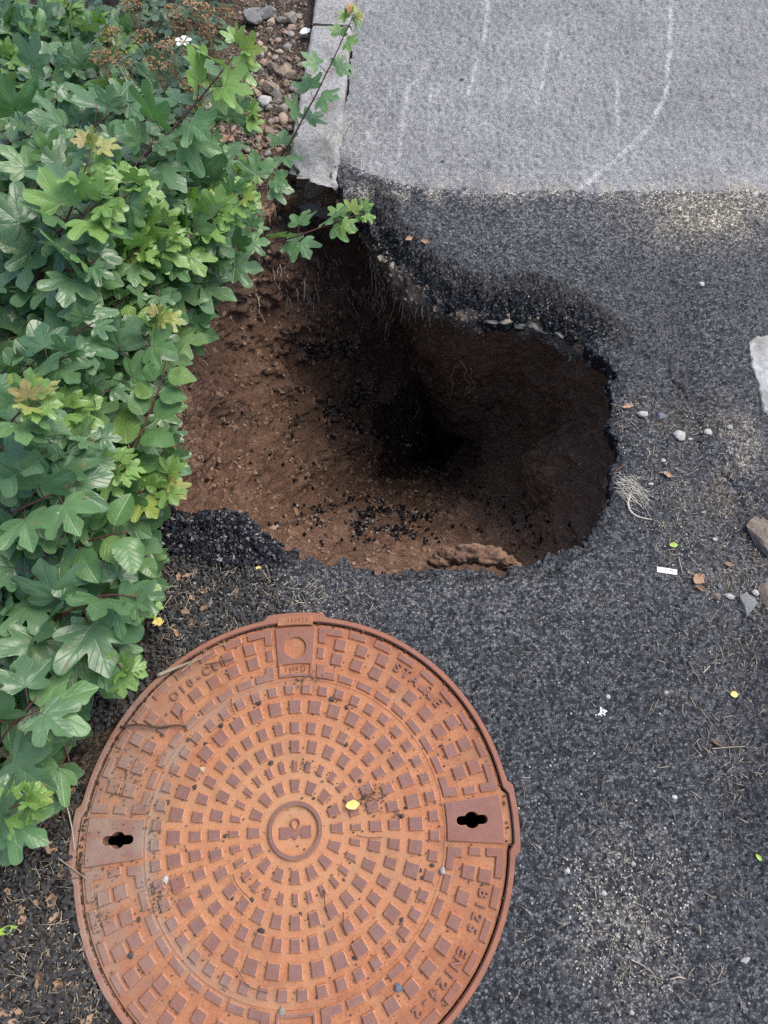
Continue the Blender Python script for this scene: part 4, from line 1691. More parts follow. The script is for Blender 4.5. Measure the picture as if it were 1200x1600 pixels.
# shoots one can follow in the photograph
shoot(back, A3([(60, 420, .12), (170, 300, .26), (290, 180, .34), (372, 80, .40)]), size=.078, r0=.004, tip='young', start=.3, node_gap=.062)
shoot(back, A3([(20, 520, .2), (70, 410, .3), (110, 330, .38), (142, 235, .44)]), size=.07, r0=.004, tip='gold', start=.2, node_gap=.05)
shoot(back, A3([(150, 520, .08), (240, 430, .17), (310, 360, .22), (375, 310, .25)]), size=.075, r0=.0035, tip='young', start=.15, node_gap=.05)
shoot(mid_, A3([(60, 540, .1), (150, 500, .16), (215, 455, .2), (335, 330, .24)]), size=.072, r0=.003, tip='young', start=.05)
shoot(mid_, A3([(90, 900, .06), (170, 790, .14), (205, 710, .2), (235, 640, .24), (262, 570, .28)]), 'oval', size=.07, r0=.003, tip=None, start=.3, node_gap=.028, mat='stem')
shoot(mid_, A3([(80, 700, .12), (150, 640, .18), (205, 560, .22), (248, 500, .26)]), size=.066, tip='gold', start=.1)
shoot(mid_, A3([(40, 880, .1), (120, 820, .14), (190, 780, .18), (262, 752, .2)]), size=.07, tip='gold', start=.1)
shoot(mid_, A3([(-80, 760, .26), (-20, 700, .36), (20, 655, .42), (48, 635, .45)]), size=.075, tip='gold', start=.1)
shoot(mid_, A3([(-40, 980, .12), (60, 900, .2), (130, 850, .26), (200, 830, .3)]), 'oval', size=.075, tip=None, start=.2, node_gap=.034)
shoot(mid_, A3([(60, 960, .08), (140, 920, .12), (190, 880, .15), (225, 868, .16)]), 'oval', size=.058, tip=None, start=.2, node_gap=.03)
shoot(front, A3([(60, 940, .1), (110, 980, .14), (150, 1010, .18), (192, 1045, .2)]), size=.07, tip='young', start=.1)
shoot(front, A3([(-60, 1240, .12), (-10, 1170, .2), (30, 1120, .24), (60, 1085, .25)]), size=.085, tip=None, start=.35, node_gap=.06)
shoot(front, A3([(-120, 1330, .14), (-40, 1290, .2), (10, 1265, .25), (45, 1252, .26)]), size=.052, tip='young', start=.45)
shoot(front, A3([(20, 1010, .14), (100, 960, .2), (160, 930, .24), (225, 935, .24)]), size=.078, tip=None, start=.2)
shoot(front, A3([(20, 1250, .06), (60, 1160, .09), (100, 1090, .1), (120, 1080, .1)]), 'oval', size=.04, tip=None, start=.4, node_gap=.026)
shoot(front, A3([(40, 1330, .03), (90, 1260, .06), (110, 1200, .09), (95, 1150, .12)]), size=.09, tip=None, start=.85, node_gap=.08)

# thin maple shoots leaning out over the kerb and the hole
sap = new_plant('maple_seedling', at(425, 262, -.02), 'thin red stemmed maple shoot leaning over the kerb stones', 'maple shoot')
shoot(sap, A3([(425, 262, .0), (452, 225, .06), (492, 150, .15), (520, 95, .21), (551, 28, .28)]), size=.052, r0=.0026, tip='red', start=.12, node_gap=.085, mid=.75)
sap2 = new_plant('maple_seedling', at(330, 400, -.02), 'pale leaved maple shoot reaching out over the far left of the hole', 'maple shoot')
shoot(sap2, A3([(330, 400, .03), (385, 388, .08), (455, 372, .13), (520, 348, .16), (566, 335, .17)]), size=.056, r0=.002, tip='young', start=.5, node_gap=.065, mid=.8)
shoot(sap2, A3([(330, 400, .03), (370, 330, .1), (410, 290, .15), (432, 262, .17)]), size=.055, r0=.002, tip=None, start=.3, node_gap=.06, mid=.6)

# the mass of foliage: shoots rising from the verge towards the light
BUSH = np.array([(-40, 20), (60, -20), (180, 40), (330, 110), (390, 160), (370, 240), (425, 320), (385, 400), (330, 450), (295, 520), (280, 600), (280, 690),
                 (270, 780), (225, 850), (235, 910), (222, 985), (150, 1030), (60, 1040), (60, 1130), (110, 1180), (60, 1260), (-40, 1330)], float)
tips = []
tries = 0
while len(tips) < 84 and tries < 9000:
    tries += 1
    p_ = np.array([LR.uniform(-40, 410), LR.uniform(-10, 1260)])
    if not inside(p_[:1], p_[1:], BUSH)[0]:
        continue
    if all(np.hypot(*(p_ - t_)) > 44 for t_ in tips):
        tips.append(p_)
for p_ in tips:
    de = float(seg_dist(p_[:1], p_[1:], BUSH, True)[0])
    hh = min(.46, .07 + .0014 * de + LR.uniform(0, .08)) * (1.0 if p_[1] < 900 else .75)
    a = LR.uniform(.35, 1.3)
    L = LR.uniform(120, 210)
    b0 = (p_[0] - L * math.cos(a) - 20, p_[1] + L * math.sin(a) * .7)
    z0 = max(.0, hh - LR.uniform(.12, .24))
    m_ = ((b0[0] + p_[0]) / 2 - 14, (b0[1] + p_[1]) / 2 + 8)
    root = back if p_[1] < 430 else (mid_ if p_[1] < 880 else front)
    shoot(root, A3([(b0[0], b0[1], z0), (m_[0], m_[1], (z0 + hh) / 2 + .03), (p_[0], p_[1], hh)]), size=LR.uniform(.066, .086), node_gap=.05,
          tip='young' if LR.random() < .22 else None, start=.2, mid=.16)


# older shaded leaves low in the shrubs: uncountable, one object each
def low_leaves(root, px_poly, n, zb=.0, small=False):
    P = np.array(px_poly, float)
    lo, hi = P.min(0), P.max(0)
    vs, fs, uvs, mis, o = [], [], [], [], 0
    lib = []
    for s in range(4):
        me, pl = leaf_mesh('low', *((OVAL_R, (0, .45)) if small else (MAPLE_R, (0, .12))), [M['maple_leaf'], M['stem']], 60 + s, 'oval' if small else 'maple', 2, 2)
        v = np.empty(len(me.vertices) * 3)
        me.vertices.foreach_get('co', v)
        fl = np.array([p_.vertices[:] for p_ in me.polygons])
        mi = np.array([p_.material_index for p_ in me.polygons])
        v = v.reshape(-1, 3)
        uv = v[:, :2].copy()
        lib.append((v, fl, uv, mi, pl))
        bpy.data.meshes.remove(me)
    c = 0
    while c < n:
        q_ = np.array([LR.uniform(lo[0], hi[0]), LR.uniform(lo[1], hi[1])])
        if not inside(q_[:1], q_[1:], P)[0]:
            continue
        de = float(seg_dist(q_[:1], q_[1:], P, True)[0])
        z = zb + LR.uniform(.02, .05 + min(de * .0009, .2))
        v, fl, uv, mi, pl = LR.choice(lib)
        a = LR.uniform(0, 6.28)
        Mx = leaf_matrix(at(q_[0], q_[1], z), Vector((math.cos(a), math.sin(a), LR.gauss(0, .2))), Vector((LR.gauss(0, .35), LR.gauss(0, .35), 1)), LR.uniform(.022, .038) if small else LR.uniform(.05, .08), 0)
        Mx = np.array(Matrix.Translation(-root.location) @ Mx)
        vs.append(v @ Mx[:3, :3].T + Mx[:3, 3])
        fs.append(fl + o)
        uvs.append(uv)
        mis.append(mi)
        o += len(v)
        c += 1
    ob = link('leaves', np_mesh('leaves', np.vstack(vs), np.vstack(fs), [M['small_leaf' if small else 'maple_leaf'], M['stem']], uv=np.vstack(uvs), midx=np.concatenate(mis)), root)
    ob['kind'] = 'stuff'


low_leaves(back, [(-60, -20), (140, -20), (250, 100), (320, 190), (300, 260), (360, 330), (310, 430), (-60, 430)], 190)
low_leaves(mid_, [(-60, 430), (280, 430), (255, 520), (245, 700), (230, 780), (200, 880), (-60, 880)], 210)
low_leaves(front, [(-60, 880), (190, 880), (210, 980), (120, 1030), (40, 1060), (-60, 1060)], 70)

# small leaved shrub with dead flower heads at the far end
spi = new_plant('flowering_shrub', at(250, 120, -.02), 'small leaved shrub with brown dead flower heads behind the maples', 'shrub')
heads = []
for i in range(40):
    ex, ey = LR.uniform(150, 375), LR.uniform(-60, 190)
    if ex > 330 and ey > 60:
        ex -= 60
    z1 = LR.uniform(.1, .3)
    sx, sy = ex - LR.uniform(40, 120), ey + LR.uniform(10, 90)
    shoot(spi, A3([(sx, sy, max(.0, z1 - .18)), ((sx + ex) / 2, (sy + ey) / 2 - 8, z1 - .06), (ex, ey, z1)]), 'small', size=LR.uniform(.026, .04),
          node_gap=.026, r0=.0018, r1=.0008, tip=None, start=.15, mat='wood', skip=0.0)
    heads.append(at(ex, ey, z1 + .006))
hv = []
for (a, b) in ((350, 22), (305, 8), (285, 40), (325, 50), (268, 20), (300, 85), (262, 75), (170, 55), (160, 90), (205, 10), (225, 60), (345, -10), (300, 130), (245, 100), (318, 20), (190, 95), (310, 165)):
    c = at(a, b, LR.uniform(.22, .34))
    pts, n = [], 60
    for k in range(n):
        t, r_ = LR.uniform(0, 6.28), .026 * math.sqrt(LR.random())
        pts.append((c.x + r_ * math.cos(t) - spi.location.x, c.y + r_ * math.sin(t) - spi.location.y, c.z + .006 * LR.random() + .25 * (.026 - r_) - spi.location.z))
    pts = np.array(pts)
    R = rand_rot(n)
    b_, f_ = LOW[0]
    vv = np.einsum('nij,vj->nvi', R, b_) * RNG.uniform(.0018, .0036, n)[:, None, None] + pts[:, None]
    ff = f_[None] + (np.arange(n) * len(b_))[:, None, None]
    pr = [(vv.reshape(-1, 3), ff.reshape(-1, 3))]
    base = np.array([c.x - spi.location.x, c.y - spi.location.y, c.z - .07 - spi.location.z])
    for k in range(0, n, 5):
        pr.append(tube_arrays(np.linspace(base, pts[k], 3), [.0007, .0006, .0004], 3))
    v, f2 = join_arrays(pr)
    link('flower_head', np_mesh('flower_head', v, f2, M['dead_flower'], smooth=False), spi)

low_leaves(spi, [(130, -60), (370, -60), (365, 40), (330, 110), (310, 190), (200, 160), (130, 60)], 420, .03, True)
# one white blossom
fl = new_plant('blossom', at(287, 66, .33), 'single white blossom among the brown flower heads', 'flower')
pet = []
for k in range(5):
    a = k * 1.2566
    c, s = math.cos(a), math.sin(a)
    pv_ = [(0, 0, 0)]
    for (x, y, z) in ((.004, .3, .1), (.35, .6, .25), (.3, .95, .22), (0, 1.1, .15), (-.3, .95, .22), (-.35, .6, .25)):
        pv_.append(((x * c - y * s) * .016, (x * s + y * c) * .016, z * .016))
    o = link('petal', np_mesh('petal', np.array(pv_), np.array([[0, i, i + 1] for i in range(1, 6)] + [[0, 6, 1]]), M['petal']), fl)
o = link('flower_centre', np_mesh('flower_centre', LUMPS[0][0] * .003, LUMPS[0][1], M['yellow_leaf']), fl)
o.location = (0, 0, .002)

# ------------------------------------------------------------------ stones
def stone(name, px, py, wpx, mk, label, cat, group=None, asp=1.0, hgt=.55, rot=None, i=None, z=None, sink_=.3):
    p_ = at(px, py)
    d_ = (p_ - Vector((0, 0, H))).length
    s = wpx / F * d_ * .5
    i = LR.randint(0, 7) if i is None else i
    o = link(name, stone_of(i, mk))
    zz = gz(p_.x, p_.y) if z is None else z
    o.scale = (s, s * asp, s * hgt)
    o.location = (p_.x, p_.y, zz + s * hgt * (1 - sink_) * .75)
    o.rotation_euler = (0, 0, LR.uniform(0, 6.28) if rot is None else rot)
    return tag(o, label, cat, group)


GR = 'pebbles of the gravel strip'
gl = {'stone_tan': 'small tan pebble in the gravel strip beside the kerb', 'stone_grey': 'small grey pebble in the gravel strip beside the kerb', 'stone_red': 'small reddish pebble in the gravel strip beside the kerb'}
gp = np.array([(372, 0), (470, 0), (478, 60), (452, 190), (430, 230), (360, 215), (330, 260), (300, 250), (345, 150), (390, 100)], float)
pts = []
t_ = 0
while len(pts) < 120 and t_ < 20000:
    t_ += 1
    q_ = np.array([LR.uniform(300, 480), LR.uniform(-10, 270)])
    if inside(q_[:1], q_[1:], gp)[0] and all(np.hypot(*(q_ - r_)) > 9 for r_ in pts):
        pts.append(q_)
for q_ in pts:
    mk = LR.choice(['stone_tan', 'stone_tan', 'stone_grey', 'stone_grey', 'stone_red'])
    big = LR.random() < .3 and 80 < q_[1] < 190
    stone('pebble', q_[0], q_[1], LR.uniform(17, 26) if big else LR.uniform(8, 15), mk, gl[mk], 'pebble', GR + ' ' + mk.split('_')[1], LR.uniform(.65, 1), .7, sink_=.75)
pts = poly_points([(370, -20), (476, -20), (480, 60), (455, 220), (400, 290), (300, 280), (340, 180)], 900)
scatter('gravel', pts, RNG.uniform(.002, .006, len(pts)), mat_simple('small gravel', (.2, .155, .12), (.38, .31, .25), 30, .9, .001, .2, 0), label='fine brown gravel between the shrubs and the kerb', cat='gravel')
for (a, b, w, mk, lb, asp) in [(392, 16, 38, 'pale_concrete', 'large whitish rubble stone at the far end of the gravel strip', .7),
                              (418, 4, 26, 'pale_concrete', 'smaller whitish rubble stone behind the large one by the gravel', .8),
                              (452, 14, 24, 'stone_grey', 'rounded grey stone touching the far kerb stone', .8),
                              (420, 122, 28, 'stone_tan', 'biggest flat tan pebble midway along the gravel strip', .7),
                              (412, 144, 24, 'stone_white', 'pale rounded pebble in the middle of the gravel strip', .9),
                              (325, 252, 44, 'stone_brown', 'grey brown rock lying in the litter under the shrubs', .8)]:
    stone('rock', a, b, w, mk, lb, 'stone', None, asp, .7)

RST = [(1005, 647, 20, 'stone_white', 'white grey pebble at the right edge of the hole beside a slate flake', .55),
       (1034, 650, 17, 'stone_slate', 'dark slate flake beside the white grey pebble', .8),
       (1064, 679, 21, 'stone_white', 'broken white chunk on the asphalt right of the hole', .9),
       (1109, 672, 14, 'stone_white', 'small white stone beside the crack in the asphalt', .8),
       (1141, 667, 10, 'stone_white', 'tiny white stone below the pale concrete patch', .8),
       (1080, 683, 7, 'stone_white', 'tiny white chip touching the broken white chunk', .8),
       (1026, 711, 8, 'stone_grey', 'small grey pebble below the broken white chunk', .8),
       (1037, 719, 9, 'stone_white', 'small white pebble below the broken white chunk', .8),
       (1016, 756, 10, 'stone_white', 'oval white pebble beside the bleached root fibres', .6),
       (1098, 672, 7, 'stone_slate', 'tiny dark stone beside the small white stone', .8),
       (1100, 800, 10, 'stone_grey', 'flat grey pebble alone on the asphalt above the green scrap', .5),
       (1118, 841, 8, 'stone_white', 'tiny white chip in the grit near the brown rocks', .8),
       (1192, 836, 46, 'stone_brown', 'large brown rock at the right edge beside the crack', 1.5),
       (1120, 931, 15, 'stone_red', 'reddish stone near the curled dry leaf', .8),
       (1142, 931, 18, 'stone_white', 'white oval stone beside the reddish stone', .5),
       (1170, 943, 27, 'pale_concrete', 'lump of pale broken concrete at the right edge', 1.5),
       (1183, 924, 11, 'stone_white', 'white chip on top of the broken concrete lump', 1),
       (1199, 925, 22, 'stone_brown', 'brown rock cut by the right edge behind the concrete lump', 2.0),
       (1125, 917, 9, 'stone_slate', 'small slate stone above the reddish stone', .8),
       (1054, 1245, 9, 'stone_white', 'small pale stone alone on the asphalt right of the manhole', .9),
       (1042, 1081, 8, 'stone_white', 'tiny pale stone near a hooked twig', .9),
       (950, 1088, 8, 'stone_white', 'tiny pale chip above the white feathery scrap', 1.2),
       (1165, 1501, 15, 'stone_white', 'white oval pebble near the bottom right of the asphalt', .5),
       (887, 1361, 9, 'stone_white', 'small white chip on the asphalt right of the lower lid', .9),
       (944, 1395, 9, 'stone_white', 'pale chip at the left of the dusty asphalt', 1.0),
       (988, 1582, 7, 'stone_white', 'tiny pale chip at the bottom of the asphalt', 1.0),
       (990, 1349, 7, 'stone_white', 'tiny pale chip above the dusty asphalt', 1.0),
       (328, 944, 14, 'stone_grey', 'small grey stone between the maple leaves and the lid', .9),
       (1098, 442, 9, 'stone_white', 'tiny white pebble on the asphalt above the right crack', .9),
       (721, 126, 8, 'stone_slate', 'small dark crumb on the pale old road', .7),
       (692, 254, 7, 'stone_slate', 'second dark crumb near the seam of the old road', .7)]
for (a, b, w, mk, lb, asp) in RST:
    stone('stone', a, b, w, mk, lb, 'stone', None, asp, .5, rot=LR.uniform(-.4, .4), i=LR.choice([0, 1, 2, 3, 4, 5, 7]), sink_=.6)
for (a, b) in ((634, 693),):
    ids = cav_pick(a, b, 8, 8, 1)
    o = link('stone', stone_of(1, 'stone_white'))
    o.location = CV[ids[0]] + CNf[ids[0]] * .012
    o.scale = (.016, .008, .008)
    tag(o, 'small white stone lying at the dark bottom of the hole', 'stone')

# pale concrete at the right edge
bm = bmesh.new()
cp = ground_pts([(1168, 532), (1180, 524), (1240, 520), (1300, 520), (1300, 690), (1230, 680), (1205, 655), (1190, 640), (1185, 600), (1172, 570)])
pcv = np.array(cp)
pc = resample(pcv, 120)
cc_ = pc.mean(0)
vs, fs = [], []
nr = 26
for k in range(nr + 1):
    t = k / nr
    for i in range(120):
        q_ = cc_ + (pc[i] - cc_) * t
        n_ = mnoise.noise(Vector((q_[0] * 40, q_[1] * 40, 2))) * .004 + mnoise.noise(Vector((q_[0] * 130, q_[1] * 130, 5))) * .003
        zz = .002 + n_ - (.016 if k == nr else 0)
        vs.append((q_[0] + n_ * 1.5, q_[1] + n_ * 1.5, zz))
for k in range(nr):
    for i in range(120):
        j = (i + 1) % 120
        fs.append((k * 120 + i, k * 120 + j, (k + 1) * 120 + j, (k + 1) * 120 + i))
o = link('concrete_slab', np_mesh('concrete_slab', np.array(vs), np.array(fs), M['pale_concrete']))
tag(o, 'rough pale concrete remnant set in the asphalt at the right edge', 'concrete slab')


# ------------------------------------------------------------------ twigs, straw, leaves and scraps
def rod(name, pts, r0, r1, mk, label, cat, lift=.003, group=None):
    P = []
    for p_ in pts:
        w = at(p_[0], p_[1])
        z = max(gz(w.x, w.y), .003 if (w - MC).length < R_FR1 else -1)
        P.append(Vector((w.x, w.y, z + lift + (p_[2] if len(p_) > 2 else 0))))
    return tag(link(name, tube_mesh(name, P, r0, r1, M[mk], 5, 14)), label, cat, group)


rod('twig', [(190, 1137), (215, 1133), (250, 1137), (275, 1134), (293, 1136)], .0022, .0016, 'twig', 'reddish brown twig lying across the left rim of the manhole cover', 'twig')
rod('twig', [(287, 1108), (285, 1118), (288, 1132)], .0012, .0008, 'twig', 'short dark twig upright on a stud near the left rim', 'twig')
rod('straw', [(248, 1057), (275, 1046), (300, 1036), (318, 1030)], .0034, .0012, 'straw', 'broad dry straw at the upper left rim of the lid', 'straw', .006)
rod('straw', [(285, 1052), (305, 1036), (330, 1022)], .0009, .0006, 'straw', 'thin curved straw beside the broad dry straw', 'straw', .008)
rod('twig', [(322, 1040), (345, 1036), (368, 1030)], .0013, .0008, 'twig', 'thin dark twig over the cast letters at the upper left', 'twig', .005)
rod('straw', [(335, 1042), (350, 1050), (365, 1056)], .0008, .0005, 'straw', 'thin pale straw over the letters at the upper left', 'straw', .005)
rod('straw', [(82, 1192), (98, 1228), (112, 1280), (121, 1328)], .0011, .0008, 'straw', 'long pale straw hanging below the big maple leaf', 'straw', .008)
rod('straw', [(55, 1312), (95, 1342), (138, 1372)], .0014, .0010, 'straw', 'straight pale straw crossing the left edge of the frame', 'straw', .006)
rod('twig', [(45, 1355), (75, 1370), (100, 1374), (130, 1370)], .001, .0007, 'twig', 'thin bent brown twig left of the frame', 'twig', .004)
rod('twig', [(1080, 1046), (1090, 1058), (1094, 1070)], .0008, .0006, 'straw', 'thin pale twig on the asphalt, upper of two near the hooked twig', 'twig')
rod('twig', [(1050, 1085), (1058, 1090), (1053, 1103)], .001, .0006, 'twig', 'hooked brown twig on the asphalt', 'twig')
rod('twig', [(1098, 1052), (1108, 1041)], .0012, .0008, 'straw', 'short pinkish twig right of the thin pale twig', 'twig')
rod('twig', [(1112, 1170), (1135, 1168), (1165, 1166)], .0011, .0008, 'straw', 'pale pink twig across the darker asphalt at the right', 'twig')
rod('straw', [(1045, 1530), (1060, 1526), (1070, 1529)], .0012, .0009, 'straw', 'short thick straw at the bottom right of the asphalt', 'straw')
rod('straw', [(985, 1499), (1000, 1506), (1020, 1520)], .0008, .0006, 'straw', 'thin straw below the dusty patch', 'straw')
rod('straw', [(1092, 1445), (1093, 1452), (1094, 1460)], .0013, .0009, 'straw', 'short upright straw right of the dusty patch', 'straw')
rod('straw', [(1110, 1540), (1122, 1535), (1130, 1532)], .001, .0008, 'straw', 'straw left of the white oval pebble', 'straw')
rod('twig', [(1060, 870), (1063, 885), (1066, 897)], .0008, .0006, 'straw', 'thin straw beside the white paper strip', 'straw')
rod('twig', [(507, 1390), (508, 1412), (512, 1425)], .001, .0007, 'twig', 'curved dark twig on the lower middle of the lid', 'twig')
rod('twig', [(537, 1425), (537, 1445), (543, 1462)], .001, .0007, 'twig', 'small forked twig on the lower right of the lid', 'twig')
rod('twig', [(365, 1365), (370, 1380), (380, 1392), (390, 1402)], .0009, .0006, 'twig', 'dry grass stem on the lower left studs', 'twig')
rod('twig', [(289, 1320), (296, 1335), (298, 1348)], .0009, .0006, 'twig', 'curved twig near the left key panel', 'twig')
rod('twig', [(557, 1305), (575, 1309), (598, 1308)], .0008, .0006, 'twig', 'thin curved stem right of the centre emblem', 'twig')
rod('twig', [(370, 1510), (385, 1535), (400, 1545), (420, 1550)], .0008, .0006, 'twig', 'long curved stem near the bottom of the lid', 'twig')
rod('twig', [(362, 1092), (363, 1105), (368, 1117)], .001, .0008, 'twig', 'black curved twig between the upper left studs', 'twig')
rod('straw', [(528, 235), (545, 200), (560, 188)], .001, .0008, 'straw', 'dry stalk beside the end of the kerb', 'straw', .01)
rod('twig', [(975, 726), (962, 736), (957, 741)], .0022, .0012, 'twig', 'short dark root stub at the right edge of the hole', 'root')

# bleached root fibres on the right edge
fp = []
for k in range(44):
    a = LR.uniform(955, 992)
    b = LR.uniform(742, 775)
    w = at(a, b)
    P = [Vector((w.x, w.y, .006))]
    dr = LR.gauss(0, .7)
    for j in range(4):
        q_ = P[-1] + Vector((LR.uniform(.003, .012), -.006 * (1 + dr) + LR.gauss(0, .005), LR.gauss(0, .002)))
        q_.z = max(q_.z, .004)
        P.append(q_)
    fp.append(tube_arrays(smooth_path(P, 9), np.linspace(.00045, .00025, 9), 3))
v, f_ = join_arrays(fp)
o = link('root_fibres', np_mesh('root_fibres', v, f_, M['white_root']))
tag(o, 'frayed bundle of bleached root fibres at the right edge of the hole', 'roots')
rod('root', [(985, 772), (981, 786), (985, 800), (998, 808), (1018, 812)], .0028, .0009, 'white_root', 'curled bleached root below the frayed fibres', 'root')


def flake(name, px, py, wpx, asp, mk, label, cat, group=None, rot=0., curl=.5, z=None, lift=.004, seed=0, tilt=(0, 0)):
    """thin curled leaf or scrap with its own thickness"""
    p_ = at(px, py)
    s = wpx / F * (p_ - Vector((0, 0, H))).length * .5
    nu, nv = 8, 6
    top = []
    for i in range(nu + 1):
        x = -1 + 2 * i / nu
        wdt = max(.06, (1 - abs(x) ** 2.2)) * asp * (1 + (.5 if mk == 'dry_leaf' else .15) * mnoise.noise(Vector((x * 2, seed * 3.1, 0))) + (.35 if mk == 'dry_leaf' else .0) * mnoise.noise(Vector((x * 5, seed * 3.1, 4))))
        mid_y = .35 * asp * mnoise.noise(Vector((x * 1.5, seed * 5.3, 9))) if mk == 'dry_leaf' else 0
        for j in range(nv + 1):
            y = (-1 + 2 * j / nv) * wdt
            z_ = curl * (.5 * y * y / max(asp, .1) ** 2 * .5 + .25 * x * x) + .12 * mnoise.noise(Vector((x * 2, y * 2, seed)))
            if mk == 'dry_leaf':
                z_ += .22 * mnoise.noise(Vector((x * 3, y * 3, seed * 1.7)))
            top.append((x, y + mid_y, z_))
    top = np.array(top) * s
    n = len(top)
    th = np.array([0, 0, max(.0006, s * .03)])
    V_ = np.vstack([top, top - th])
    ix = np.arange(n).reshape(nu + 1, nv + 1)
    q_ = np.stack([ix[:-1, :-1], ix[1:, :-1], ix[1:, 1:], ix[:-1, 1:]], -1).reshape(-1, 4)
    ring_ = list(ix[0]) + list(ix[1:, -1]) + list(ix[-1, :-1][::-1]) + list(ix[1:-1, 0][::-1])
    rq = [[ring_[k], ring_[(k + 1) % len(ring_)], ring_[(k + 1) % len(ring_)] + n, ring_[k] + n] for k in range(len(ring_))]
    me = np_mesh(name, V_, np.vstack([q_, q_[:, ::-1] + n, np.array(rq)]), M[mk])
    o = link(name, me)
    on_lid = (p_ - MC).length < R_LID
    zz = (.0035 if on_lid else gz(p_.x, p_.y)) if z is None else z
    o.location = (p_.x, p_.y, zz + lift)
    o.rotation_euler = (tilt[0], tilt[1], rot)
    return tag(o, label, cat, group)


flake('yellow_leaf', 248, 973, 18, .72, 'yellow_leaf', 'small yellow leaf on the dark soil beside the maple leaves', 'leaf', rot=.2)
flake('yellow_leaf', 551, 1258, 21, .62, 'yellow_leaf', 'pale yellow leaf lying on a stud right of the centre emblem', 'leaf', rot=.15)
flake('yellow_leaf', 404, 888, 9, .7, 'yellow_leaf', 'tiny yellow scrap at the front corner of the hole', 'leaf')
flake('yellow_leaf', 1147, 1085, 11, .8, 'yellow_leaf', 'tiny yellow flower scrap at the right of the asphalt', 'leaf')
flake('leaf_scrap', 1052, 852, 13, .6, 'bright_green', 'bright green leaf scrap on the asphalt right of the hole', 'leaf')
flake('leaf_scrap', 1188, 1340, 10, .5, 'bright_green', 'green leaf scrap near the right edge low on the asphalt', 'leaf', rot=-.9)
flake('leaf_scrap', 12, 1453, 30, .3, 'bright_green', 'yellow green leaf sliver at the left edge below the straw', 'leaf', rot=.3)
flake('dry_leaf', 1090, 906, 20, .8, 'dry_leaf', 'curled tan dry leaf on the asphalt near the concrete lump', 'dry leaf', rot=.8, curl=1.4, seed=3)
flake('dry_leaf', 1094, 920, 18, .35, 'dry_leaf', 'narrow tan leaf strip below the curled dry leaf', 'dry leaf', rot=-.5, seed=4)
flake('dry_leaf', 980, 637, 16, .4, 'dry_leaf', 'brown dry leaf at the right edge of the hole', 'dry leaf', rot=.1, seed=5)
flake('dry_leaf', 1043, 742, 15, .5, 'dry_leaf', 'brown leaf fragment right of the bleached root fibres', 'dry leaf', rot=-.6, seed=6)
flake('dry_leaf', 1140, 881, 14, .45, 'dry_leaf', 'pinkish leaf fragment right of the white paper strip', 'dry leaf', rot=-.3, seed=7)
flake('dry_leaf', 639, 376, 12, .6, 'dry_leaf', 'orange leaf fragment on the black far edge of the hole', 'dry leaf', rot=.4, seed=8)
flake('dry_leaf', 664, 382, 14, .5, 'dry_leaf', 'pale dry leaf right of the orange fragment on the far edge', 'dry leaf', rot=-.4, seed=9)
flake('dry_leaf', 370, 928, 16, .3, 'dry_leaf', 'reddish leaf sliver between the hole and the lid', 'dry leaf', rot=1.5, seed=10)
flake('dry_leaf', 345, 207, 32, .45, 'dry_leaf', 'brown dry leaf on the litter left of the kerb end', 'dry leaf', rot=.2, seed=11)
flake('dry_leaf', 1118, 1160, 18, .35, 'dry_leaf', 'reddish leaf fragment beside the pale pink twig', 'dry leaf', rot=-.7, seed=12)
c_ = at(940, 1114)
prt = []
for k in range(46):
    t = LR.gauss(0, .38)
    q_ = np.array([t * .011 + LR.gauss(0, .0024), t * .007 + LR.gauss(0, .0024), abs(LR.gauss(0, .0008))])
    v, f = LOW[k % 5]
    prt.append((v * np.array([.0022, .0014, .0006]) * LR.uniform(.5, 1.3) + q_, f))
v, f = join_arrays(prt)
o = link('white_scrap', np_mesh('white_scrap', v, f, M['white'], smooth=False))
o.location = (c_.x, c_.y, gz(c_.x, c_.y) + .001)
tag(o, 'white feathery scrap on the dark asphalt right of the lid', 'scrap')
flake('white_scrap', 476, 40, 16, .7, 'white', 'pale blue white petal at the corner of the kerb stones', 'scrap', rot=.5, curl=.6, seed=22, lift=.02)

# white strip with dark marks
p_ = at(1042, 892)
bm = bmesh.new()
bmesh.ops.create_cube(bm, size=1)
for v in bm.verts:
    v.co = Vector((v.co.x * .037, v.co.y * .011, v.co.z * .0016))
bmesh.ops.bevel(bm, geom=bm.edges[:], offset=.0005, segments=1, affect='EDGES')
me = bpy.data.meshes.new('paper_strip')
bm.to_mesh(me)
bm.free()
me.materials.append(M['white'])
strip = link('paper_strip', me)
strip.location = (p_.x, p_.y, gz(p_.x, p_.y) + .0015)
strip.rotation_euler = (0, 0, -.16)
tag(strip, 'white paper strip with dark marks on the asphalt right of the hole', 'paper strip')
for x in (-.003, .006, .0095):
    v, f_ = LOW[1]
    o = link('mark', np_mesh('mark', v * np.array([.0016, .0014, .0005]), f_, M['black_mark']), strip)
    o.location = (x, .001, .0008)

